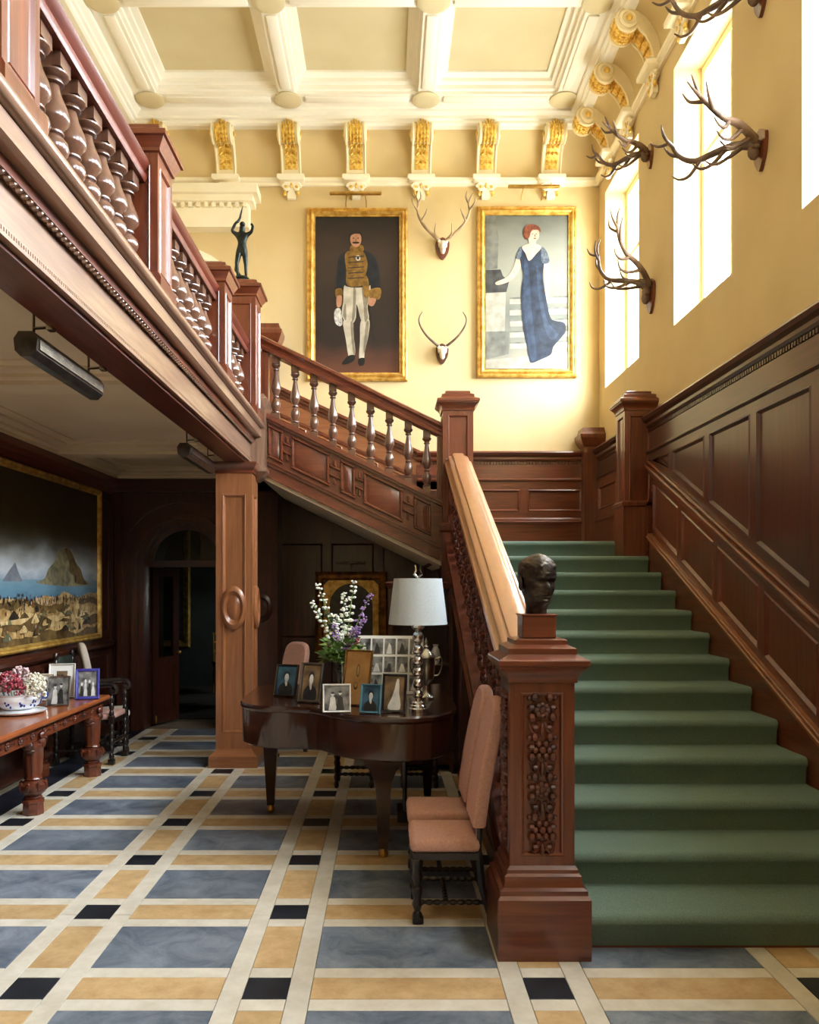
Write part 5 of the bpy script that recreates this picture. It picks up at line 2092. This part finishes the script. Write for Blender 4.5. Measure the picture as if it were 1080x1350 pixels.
# collage of many small prints standing behind
cl = thing('photo_collage', 'large white board of many small photographs propped behind the frames', 'photo frame', on_piano(513, 5.62), (R(-18), 0, R(-6)))
cw_, ch_ = .46, .41
g = G()
g.box(-cw_ / 2, -.012, 0, cw_ / 2, 0, ch_)
g.build('board', 'paper_white', cl)
for i in range(5):
    for j in range(3):
        g = G()
        x0, z0 = -cw_ / 2 + .015 + i * .088, .02 + j * .128
        g.box(x0, -.0135, z0, x0 + .076, -.0125, z0 + .112)
        g.add([(x0 + .012, -.0137, z0 + .004), (x0 + .05 + .01 * (i % 2), -.0137, z0 + .004), (x0 + .045, -.0137, z0 + .06), (x0 + .03, -.0137, z0 + .085 - .02 * (j % 2))], [(0, 1, 2, 3)], (i + j) % 2 + 1)
        g.build('print', ['photo_grey', 'photo_pale', 'photo_dark'], cl, fix=False)

# ================================================================== LAMP
lx, ly = .185, 4.86
lm = thing('table_lamp', 'silver ball stem table lamp with pale grey shade on the piano', 'lamp', (lx, ly, ZP + .001))
g = G()
g.lathe([(.055, 0), (.055, .016), (.047, .022), (.047, .034), (.04, .04), (.04, .05), (.025, .062)], seg=28)
g.build('base', 'silver', lm)
pr = [(.02, .06)]
z = .07
for r, dz in ((.030, .055), (.031, .06), (.032, .06), (.032, .06), (.032, .06), (.034, .07), (.042, .085)):
    for k in range(1, 8):
        a = math.pi * k / 8
        pr.append((.012 + (r - .012) * math.sin(a), z + dz * (1 - math.cos(a)) / 2))
    pr += [(.013, z + dz), (.018, z + dz + .003), (.013, z + dz + .006)]
    z += dz + .007
g = G()
g.lathe(pr + [(.012, .60)], seg=20)
g.build('stem', 'silver', lm, ang=25)
g = G()
n = 40
zb_, zt_ = .515, .785
ro, ri = .175, .143
g.rings([[(r * math.cos(2 * math.pi * k / n), r * math.sin(2 * math.pi * k / n), zz) for k in range(n)] for r, zz in ((ro, zb_), (ri, zt_), (ri - .004, zt_), (ro - .004, zb_), (ro, zb_))])
g.build('shade', 'shade_fabric', lm, ang=60)
g = G()
g.tube([(0, 0, .60), (0, 0, .80)], .005, 6)
for k in range(3):
    a = k * 2 * math.pi / 3
    g.tube([(0, 0, .775), ((ri - .003) * math.cos(a), (ri - .003) * math.sin(a), .775)], .003, 5)
g.build('harp', 'old_silver', lm)
g = G()
for s in (-1, 1):
    g.tube([(0, 0, .79), (s * .022, 0, .81), (s * .012, 0, .835), (s * .016, 0, .865)], [.006, .008, .007, .004], 7)
g.build('finial', 'silver', lm)

# silver cup
cu = thing('silver_cup', 'tall lidded silver cup with two handles behind the lamp', 'cup', on_piano(562, 5.40))
g = G()
g.lathe([(.055, 0), (.055, .012), (.03, .03), (.016, .06), (.018, .075), (.013, .085), (.02, .10), (.05, .13), (.058, .19), (.056, .26), (.062, .27)], seg=24)
g.build('bowl', 'old_silver', cu)
g = G()
g.lathe([(.064, .27), (.062, .28), (.045, .30), (.02, .32), (.012, .33), (.018, .34), (.010, .355), (.013, .37), (.005, .39), (.002, .40)], seg=24)
g.build('lid', 'old_silver', cu)
for s in (-1, 1):
    g = G()
    g.tube(catmull([(s * .054, 0, .15), (s * .085, 0, .16), (s * .105, 0, .22), (s * .095, 0, .27), (s * .06, 0, .255)], False, 4), .006, 6)
    g.build('handle', 'old_silver', cu)

# ================================================================== VASE OF FLOWERS ON THE PIANO
vx, vy, _ = on_piano(453, 5.42)
vs_ = thing('glass_vase', 'clear glass vase holding flowers on the piano', 'vase', (vx, vy, ZP + .001))
g = G()
n = 24
pf_ = [(.045, 0), (.048, .01), (.04, .06), (.045, .15), (.062, .26), (.059, .26), (.042, .15), (.037, .06), (.04, .02), (.002, .018)]
g.lathe(pf_, seg=n)
g.build('glass', 'vase_glass', vs_, ang=60)
g = G()
g.lathe([(.038, .02), (.036, .06), (.038, .12), (.0, .12)], seg=16)
g.build('water', 'vase_glass', vs_)
rnd = random.Random(11)


def stem(label, name, dx, dy, top, bloom, petal, bend=0.0):
    t = thing(name, label, 'flower', (vx, vy, ZP + .03), group='flower stems in the glass vase')
    pts = catmull([(-dx * .12, -dy * .12, 0), (dx * .10, dy * .1, .22), (dx * .5, dy * .5, .22 + (top - .22) * .5), (dx + bend, dy, top)], False, 6)
    g = G()
    g.tube(pts, [.0035] * (len(pts) - 4) + [.003, .0025, .002, .0015], 5)
    g.build('stalk', 'leaf', t)
    g = G()
    n0 = int(len(pts) * .5)
    for i in range(n0, len(pts)):
        f = (i - n0) / (len(pts) - n0)
        for k in range(5 if bloom > .02 else 3):
            a = rnd.uniform(0, 6.28)
            rr = bloom * (1.1 - .6 * f)
            c = (pts[i][0] + rr * math.cos(a), pts[i][1] + rr * math.sin(a), pts[i][2] + rnd.uniform(-.012, .012))
            s = bloom * rnd.uniform(.35, .6) * (1.1 - .5 * f)
            g.ell(c, (s, s, s * .7), seg=6, rings=4, rot=Matrix.Rotation(rnd.uniform(-.6, .6), 3, 'X'))
    g.build('blossoms', petal, t)
    g = G()
    for i in range(4, n0 + 3):
        if rnd.random() < .75:
            a = rnd.uniform(0, 6.28)
            L = rnd.uniform(.04, .08)
            p = Vector(pts[min(i, len(pts) - 1)])
            d = Vector((math.cos(a), math.sin(a), .5)).normalized()
            sd = Vector((-math.sin(a), math.cos(a), 0)) * L * .24
            m_ = p + d * L * .5 + Vector((0, 0, .008))
            e_ = p + d * L
            g.add([p, m_ + sd, e_, m_ - sd], [(0, 1, 2, 3)])
    g.build('leaves', 'leaf', t, fix=False)


wl_ = 'tall white flower spike in the glass vase'
for (dx, dy, top) in ((-.17, .0, .72), (-.20, -.05, .60), (.0, .06, .66), (.07, .02, .74), (-.05, -.04, .52)):
    stem(wl_, 'flower_spike', dx, dy, top, .026, 'petal_white')
for (dx, dy, top) in ((.12, -.05, .50), (.16, .0, .66), (-.08, -.06, .46), (.06, -.07, .44)):
    stem('purple feathery flower spike in the glass vase', 'flower_spike', dx, dy, top, .023, 'petal_purple', .02)
stem('dark leafy sprig with red berries in the glass vase', 'leafy_sprig', .10, -.03, .36, .02, 'petal_red')
stem('dark seed heads in the glass vase', 'leafy_sprig', -.12, -.04, .56, .026, 'leaf_dark')
fo = thing('foliage', 'bushy green leaves around the neck of the glass vase', 'leaves', (vx, vy, ZP + .20))
g = G()
for k in range(260):
    a, el_ = rnd.uniform(0, 6.28), rnd.uniform(-.2, 1.3)
    r0 = rnd.uniform(.03, .15)
    p = Vector((r0 * math.cos(a) * math.cos(el_), r0 * math.sin(a) * math.cos(el_), .05 + r0 * 1.1 * math.sin(el_)))
    d = Vector((math.cos(a) + rnd.uniform(-.4, .4), math.sin(a) + rnd.uniform(-.4, .4), rnd.uniform(-.3, 1))).normalized()
    L = rnd.uniform(.045, .085)
    sd = d.cross(Vector((rnd.uniform(-1, 1), rnd.uniform(-1, 1), 1))).normalized() * L * .28
    up = Vector((0, 0, .006))
    g.add([p, p + d * L * .5 + sd + up, p + d * L, p + d * L * .5 - sd + up], [(0, 1, 2, 3)])
o = g.build('leaves', 'leaf', fo, fix=False)
o['kind'] = 'stuff'


# ================================================================== HIGH BACKED CHAIRS (front faces -x)
def turned(L, r):
    """bobbin turned rod along z, length L"""
    pr = []
    n = max(3, int(L / (r * 2.6)))
    for k in range(n):
        for t in (0, .25, .5, .75):
            pr.append((r * (.62 + .38 * math.sin(math.pi * t)), L * (k + t) / n))
    pr.append((r * .62, L))
    return pr


def rod(g, a, b, r, bob=True, seg=8):
    a, b = Vector(a), Vector(b)
    d = b - a
    q = d.to_track_quat('Z', 'Y').to_matrix().to_4x4()
    M = Matrix.Translation(a) @ q
    g.lathe(turned(d.length, r) if bob else [(r, 0), (r, d.length)], seg=seg, M=M)


def high_chair(label, loc, rz, velvet):
    t = thing('upholstered_chair', label, 'chair', loc, (0, 0, rz))
    W2, D = .185, .345
    g = G()
    for k in range(1):
        g.cbox(-D, -W2 + .01, .335, -.005, W2 - .01, .405, .028, 3)
    g.build('seat', velvet, t, ang=70)
    g = G()
    g.box(-D + .015, -W2 + .012, .305, -.01, -W2 + .05, .338)
    g.box(-D + .015, W2 - .05, .305, -.01, W2 - .012, .338)
    g.box(-D + .015, -W2 + .05, .305, -D + .055, W2 - .05, .338)
    g.box(-.05, -W2 + .05, .305, -.01, W2 - .05, .338)
    g.build('seat_frame', 'ebony', t)
    for s in (-1, 1):
        g = G()
        x, y = -D + .035, s * (W2 - .03)
        g.lathe([(.018, 0), (.026, .02), (.022, .05), (.014, .06), (.026, .09), (.018, .12), (.026, .15), (.026, .17), (.014, .18), (.028, .22), (.020, .26), (.028, .28), (.028, .31)], (x, y, 0), seg=10)
        g.cbox(x - .024, y - .024, 0, x + .03, y + .024, .035, .008, 2)
        g.build('leg', 'ebony', t)
        g = G()
        g.tube([(.05, y, 0), (.0, y, .16), (-.02, y, .34)], [.02, .02, .02], 6)
        g.build('leg', 'ebony', t)
        g = G()
        rod(g, (-D + .035, y, .10), (.03, y, .10), .014)
        g.build('stretcher', 'ebony', t)
        g = G()
        g.tube([(-.02, y, .30), (-.012, s * (W2 - .035), .48)], .015, 6)
        g.build('back_post', 'ebony', t)
    g = G()
    rod(g, (-D * .5, -W2 + .03, .10), (-D * .5, W2 - .03, .10), .014)
    rod(g, (-D + .035, -W2 + .03, .2), (-D + .035, W2 - .03, .2), .018)
    g.build('stretcher', 'ebony', t)
    # back pad, gently curved and round topped
    g = G()
    prof = [(-.17, 0), (-.175, .1), (-.172, .35), (-.165, .5), (-.14, .565), (-.08, .595), (0, .60), (.08, .595), (.14, .565), (.165, .5), (.172, .35), (.175, .1), (.17, 0)]
    pp = catmull(prof, False, 3)

    def bk(z, d):
        return -.035 + d + .02 * (z / .6) + .085 * (z / .6) ** 1.4
    lp = []
    for (k, d) in ((.96, -.012), (.99, -.004), (1.0, .006), (1.0, .03), (.99, .042), (.95, .05)):
        lp.append([(bk(z, d), y * k, .455 + z * k + .012 * (1 - k) * 10) for y, z in pp])
    g.rings(lp, cap=True)
    n_ = len(pp)
    g.add(lp[0], [tuple(range(n_))])
    g.build('backrest', velvet, t, ang=70)
    return t


CX = .455
high_chair('pink velvet high backed chair beside the carved newel, in front of its twin', (CX, 4.045, 0), 0, 'pink_velvet')
high_chair('pink velvet high backed chair between its twin and the piano', (CX, 4.50, 0), 0, 'pink_velvet')
high_chair('pink velvet high backed chair standing behind the piano tail', (-.93, 8.0, 0), R(45), 'pink_velvet')
high_chair('cream high backed chair against the wall beyond the carved table', (-2.87, 7.95, 0), R(205), 'cream_velvet')


# ------------------------------------------------------------------ stools behind the piano
def stool(label, loc, w, d, h):
    t = thing('turned_stool', label, 'stool', loc)
    g = G()
    g.cbox(-w, -d, h - .07, w, d, h, .015, 2)
    g.build('seat', 'leather_green', t)
    for sx in (-1, 1):
        for sy in (-1, 1):
            g = G()
            rod(g, (sx * (w - .03), sy * (d - .03), 0), (sx * (w - .03), sy * (d - .03), h - .07), .02)
            g.build('leg', 'ebony', t)
    for sy in (-1, 1):
        g = G()
        rod(g, (-w + .03, sy * (d - .03), .11), (w - .03, sy * (d - .03), .11), .016)
        g.build('stretcher', 'ebony', t)


stool('dark stool with bobbin turned legs seen under the piano', (-.26, 6.62, 0), .17, .15, .47)
stool('dark bench with turned legs behind the piano, beside the cabinet', (.26, 6.60, 0), .16, .13, .45)

# ------------------------------------------------------------------ display cabinet under the landing
cb_ = thing('display_cabinet', 'dark open display cabinet with porcelain under the landing', 'cabinet', (.30, 7.22, 0))
g = G()
for (x0, x1) in ((.02, .05), (.54, .57)):
    g.box(x0, 7.06, 0, x1, 7.40, 1.58)
g.box(.05, 7.38, 0, .54, 7.40, 1.58)
pb(g, 'carcass', 'dark_z', cb_)
for z in (.06, .52, .90, 1.26):
    g = G()
    g.box(.05, 7.07, z, .54, 7.38, z + .02)
    pb(g, 'shelf', 'dark_x', cb_)
g = G()
g.sqlathe([(.285, 0), (.30, .02), (.31, .05), (.29, .06)], (.295, 7.23, 1.58), sy=.63)
pb(g, 'cornice', 'carved', cb_)
g = G()
g.box(.05, 7.06, .08, .54, 7.075, .50)
pb(g, 'door', 'dark_z', cb_)
for (x, z, r, k) in ((.16, .92, .05, 0), (.30, .92, .06, 1), (.43, .92, .05, 2), (.22, 1.28, .05, 1), (.42, 1.28, .055, 0), (.20, .54, .06, 2), (.40, .54, .06, 1)):
    g = G()
    if k == 0:
        g.lathe([(r * .5, 0), (r * .55, .01), (r, .05), (r, .09), (r * .5, .12), (r * .6, .14), (r * .1, .16)], seg=16)
    elif k == 1:
        g.lathe([(r * .45, 0), (r * .5, .012), (r * 1.1, .05), (r * 1.15, .055), (r * .9, .045), (.001, .02)], seg=16)
    else:
        g.lathe([(r * .6, 0), (r * .6, .01), (r * .9, .06), (r * .7, .12), (r * .4, .15), (r * .55, .17), (r * .45, .17), (.001, .14)], seg=16)
    tag(g.build(('lidded_jar', 'porcelain_bowl', 'porcelain_vase')[k], 'porcelain', None, (x, 7.2, z)),
        ('small white lidded jar', 'small white bowl', 'small white vase')[k] + ' on the ' + {.92: 'middle', 1.28: 'top', .54: 'lowest open'}[z] + ' shelf of the dark cabinet', ('jar', 'bowl', 'vase')[k], 'porcelain in the dark cabinet')

# ================================================================== CARVED CONSOLE TABLE
ZT = .66
tb = thing('carved_table', 'long carved oak table with fluted bulbous legs below the landscape', 'table', (-2.71, 5.65, 0))
TX0, TX1, TY0, TY1 = -3.02, -2.40, 4.2, 7.12
g = G()
hx_, hy_ = (TX1 - TX0) / 2, (TY1 - TY0) / 2
cx_, cy_ = (TX0 + TX1) / 2, (TY0 + TY1) / 2
g.rings([[(cx_ + a * (hx_ - i), cy_ + b * (hy_ - i), z) for a, b in ((-1, -1), (1, -1), (1, 1), (-1, 1))] for i, z in ((.03, .612), (.01, .618), (0, .63), (0, .645), (.008, .655), (.012, ZT))], cap=True)
g.add([(cx_ + a * (hx_ - .03), cy_ + b * (hy_ - .03), .612) for a, b in ((-1, -1), (1, -1), (1, 1), (-1, 1))], [(0, 1, 2, 3)])
pb(g, 'tabletop', 'tabletop', tb)
g = G()
g.box(TX0 + .05, TY0 + .05, .52, TX1 - .05, TY1 - .05, .614)
ap = pb(g, 'apron', 'mahog_y', tb)
g = G()
y = TY0 + .12
while y < TY1 - .08:
    for k in range(6):
        a = k * math.pi / 3
        g.ell((TX1 - .045, y + .018 * math.cos(a), .567 + .018 * math.sin(a)), (.010, .011, .011), seg=6, rings=4)
    g.ell((TX1 - .04, y, .567), (.012, .010, .010), seg=6, rings=4)
    for s in (-1, 1):
        g.ell((TX1 - .048, y + s * .06, .567), (.008, .03, .014), seg=6, rings=4)
    y += .19
g.build('carved_frieze', 'carved', ap)
for i, yl in enumerate((4.60, 5.77, 6.93)):
    for xl in (TX1 - .09, TX0 + .09):
        g = G()
        vs, fs = [], []
        ns = 32
        prl = [(.050, .24), (.062, .25), (.055, .265), (.060, .30), (.066, .40), (.068, .46), (.075, .47), (.075, .49), (.06, .50), (.06, .52)]
        for (r, z) in prl:
            for k in range(ns):
                rr = r * (1 - .10 * (k % 4 == 0) - .05 * (k % 4 in (1, 3))) if .26 < z < .465 else r
                vs.append((xl + rr * math.cos(2 * math.pi * k / ns), yl + rr * math.sin(2 * math.pi * k / ns), z))
        for q in range(len(prl) - 1):
            for k in range(ns):
                fs.append((q * ns + k, q * ns + (k + 1) % ns, (q + 1) * ns + (k + 1) % ns, (q + 1) * ns + k))
        g.add(vs, fs)
        leg = pb(g, 'leg', 'mahog_z', tb, ang=50)
        g = G()
        g.lathe([(.055, .105), (.06, .12), (.05, .13), (.08, .155), (.095, .185), (.092, .21), (.07, .23), (.055, .242)], (xl, yl, 0), seg=20)
        for k in range(8):
            a = k * math.pi / 4
            g.ell((xl + .085 * math.cos(a), yl + .085 * math.sin(a), .20), (.018, .018, .035), seg=6, rings=4)
        g.build('bulb', 'carved', leg)
        g = G()
        g.lathe([(.072, 0), (.075, .01), (.072, .08), (.078, .085), (.078, .10), (.06, .108)], (xl, yl, 0), seg=8)
        g.build('foot', 'mahog_x', leg, ang=20)
        g = G()
        for s in (-1, 1):     # scrolled brackets
            for (r, dy_, dz) in ((.035, .09, .49), (.025, .125, .515), (.02, .075, .45)):
                g.ell((xl, yl + s * dy_, dz), (.045, r, r), seg=10, rings=6)
        if xl > cx_:
            g.ell((xl + .06, yl, .50), (.03, .03, .04), seg=8, rings=6)
            g.ell((xl + .065, yl, .555), (.022, .035, .03), seg=8, rings=6)
        g.build('scroll_bracket', 'carved', leg)


def on_table(px, Y):
    return ((px - 510) * Y / 1080, Y, ZT + .001)


FT = 'framed photographs on the carved table'
photo_frame('framed_photograph', 'silver framed black and white photograph beside the flower bowl', on_table(76, 6.42), .17, .235, 14, 8, 'old_silver', .012, 'couple', photo='photo_grey', group=FT)
photo_frame('framed_photograph', 'white mounted photograph in a thin pale frame, tallest on the carved table', on_table(81, 6.88), .21, .29, 14, 14, 'paper_white', .012, 'bust', .05, 'paper_white', 'photo_sepia', FT)
photo_frame('framed_photograph', 'violet blue framed wedding group photograph at the table end', on_table(115, 6.80), .19, .255, 14, 16, 'frame_blue', .024, 'group', photo='photo_grey', group=FT)
photo_frame('framed_photograph', 'small pale frame half hidden by the flowers in the bowl', on_table(58, 6.72), .15, .22, 14, 6, 'petal_cream', .012, 'bust', photo='photo_pale', group=FT)

# blue and white bowl with hydrangeas
bx, by_, bz = on_table(24, 6.07)
bw_ = thing('porcelain_tureen', 'blue and white porcelain bowl full of dried flowers', 'bowl', (bx, by_, bz))
g = G()
g.lathe([(.15, 0), (.19, .012), (.20, .022), (.15, .02), (.12, .03)], seg=32)
g.build('saucer', 'porcelain', bw_)
g = G()
g.lathe([(.09, .022), (.09, .035), (.11, .04), (.16, .075), (.175, .11), (.17, .135), (.178, .15), (.168, .15), (.16, .13), (.15, .08), (.002, .06)], seg=32)
g.build('bowl', 'porcelain', bw_)
g = G()
rnd = random.Random(4)
for k in range(9):
    a = -math.pi / 2 + (k - 4) * .55
    for q in range(5):
        b = rnd.uniform(-.13, .13)
        zz = .085 + rnd.uniform(-.025, .035)
        rr = .1775 - .02 * abs((zz - .11) / .05)
        rr = .155 + (zz - .07) * .45 if zz < .11 else .174
        g.ell((rr * math.cos(a + b), rr * math.sin(a + b), zz), (.008, .008, .012), seg=6, rings=4)
g.build('blue_pattern', 'porcelain_blue', bw_)
for s in (-1, 1):
    g = G()
    g.tube(catmull([(s * .165, 0, .11), (s * .21, 0, .12), (s * .215, 0, .15), (s * .175, 0, .145)], False, 4), .010, 8)
    g.build('handle', 'porcelain_blue', bw_)
heads = [(-.10, -.05, .20, 'petal_pink'), (.02, -.11, .19, 'petal_red'), (.13, -.02, .21, 'petal_cream'), (0, .03, .27, 'petal_pink'), (.09, .08, .22, 'petal_cream'), (-.12, .06, .22, 'petal_pink'), (-.03, -.07, .25, 'petal_red'), (.16, -.08, .17, 'petal_cream')]
hl = {'petal_pink': 'pale pink dried flower head in the blue and white bowl', 'petal_red': 'dark red dried flower head in the blue and white bowl', 'petal_cream': 'cream dried flower head in the blue and white bowl'}
for (dx, dy, dz, m_) in heads:
    t = thing('hydrangea', hl[m_], 'flower', (bx + dx, by_ + dy, bz + dz), group='dried flowers in the porcelain bowl')
    g = G()
    for k in range(70):
        u_, v_ = rnd.uniform(0, 6.28), rnd.uniform(-.5, 1)
        c = math.sqrt(max(0, 1 - v_ * v_))
        r_ = .07 * rnd.uniform(.8, 1.1)
        p = (r_ * c * math.cos(u_), r_ * c * math.sin(u_), r_ * v_)
        g.ell(p, (.013, .013, .009), seg=5, rings=3, rot=Matrix.Rotation(rnd.uniform(-1, 1), 3, 'X') @ Matrix.Rotation(rnd.uniform(-1, 1), 3, 'Y'))
    g.build('petals', m_, t)
    g = G()
    g.tube([(0, 0, -.02), (-dx * .4, -dy * .4, -dz + .08)], .004, 5)
    g.build('stalk', 'leaf', t)

# ------------------------------------------------------------------ black carved armchair beyond the table
ac = thing('carved_armchair', 'black carved armchair with dark leather back and pink seat beyond the table', 'chair', (-2.72, 7.55, 0))
X0, X1, Ya, Yb = -3.0, -2.44, 7.32, 7.76
g = G()
g.cbox(X0 + .03, Ya + .03, .40, X1 - .02, Yb - .03, .45, .015, 2)
pb(g, 'seat', 'pink_velvet', ac, ang=60)
for (x, y, h) in ((X1 - .03, Ya + .03, .68), (X1 - .03, Yb - .03, .68), (X0 + .03, Ya + .03, 1.0), (X0 + .03, Yb - .03, 1.0)):
    g = G()
    rod(g, (x, y, .04), (x, y, h), .024, seg=10)
    g.cbox(x - .028, y - .028, 0, x + .028, y + .028, .05, .008, 2)
    g.cbox(x - .026, y - .026, .37, x + .026, y + .026, .44, .006)
    pb(g, 'leg', 'ebony', ac)
for y in (Ya + .03, Yb - .03):
    g = G()
    g.tube(catmull([(X0 + .03, y, .72), (-2.75, y, .70), (X1 - .06, y, .72), (X1 + .0, y, .70), (X1 + .01, y, .66), (X1 - .03, y, .66)], False, 4), .024, 8)
    pb(g, 'arm', 'ebony', ac)
    g = G()
    rod(g, (X0 + .03, y, .12), (X1 - .03, y, .12), .018)
    pb(g, 'stretcher', 'ebony', ac)
g = G()
rod(g, (X1 - .03, Ya + .05, .20), (X1 - .03, Yb - .05, .20), .022)
g.box(X0 + .03, Ya + .04, .37, X1 - .02, Yb - .04, .40)
pb(g, 'seat_rail', 'ebony', ac)
g = G()
g.cbox(X0 + .0, Ya + .06, .50, X0 + .05, Yb - .06, .96, .015, 2)
pb(g, 'backrest', 'leather_green', ac)

# ------------------------------------------------------------------ furniture dimly seen in the far room
wm = thing('gilt_mirror', 'tall gilt framed mirror in the dim far room', 'mirror', (-3.66, 13.19, .62))
frame_ring(1.0, 2.1, [(0, 0), (0, .04), (.02, .07), (.05, .06), (.09, .03), (.11, .015)]).build('frame', 'frame_gold', wm)
g = G()
g.box(-.42, -.012, .1, .42, -.004, 2.0)
g.build('glass', 'old_silver', wm)


def room_chair(label, loc, rz):
    t = thing('side_chair', label, 'chair', loc, (0, 0, rz))
    g = G()
    g.cbox(-.22, -.22, .42, .22, .22, .47, .012, 2)
    g.build('seat', 'leather_green', t)
    for (x, y, h) in ((-.2, -.2, .42), (.2, -.2, .42), (-.2, .2, .9), (.2, .2, .9)):
        g = G()
        g.tube([(x, y, 0), (x * .95, y, .42), (x * .98, y * 1.15, h)], .016, 6)
        g.build('leg', 'brass', t)
    for z in (.62, .75, .88):
        g = G()
        g.tube([(-.2, .22, z), (0, .24, z + .01), (.2, .22, z)], .016, 6)
        g.build('back_rail', 'brass', t)


room_chair('slim pale framed chair in the far room, close to the gilt mirror', (-2.35, 12.3, .001), R(30))
room_chair('slim pale framed chair in the far room, close to the door opening', (-2.0, 11.2, .001), R(150))
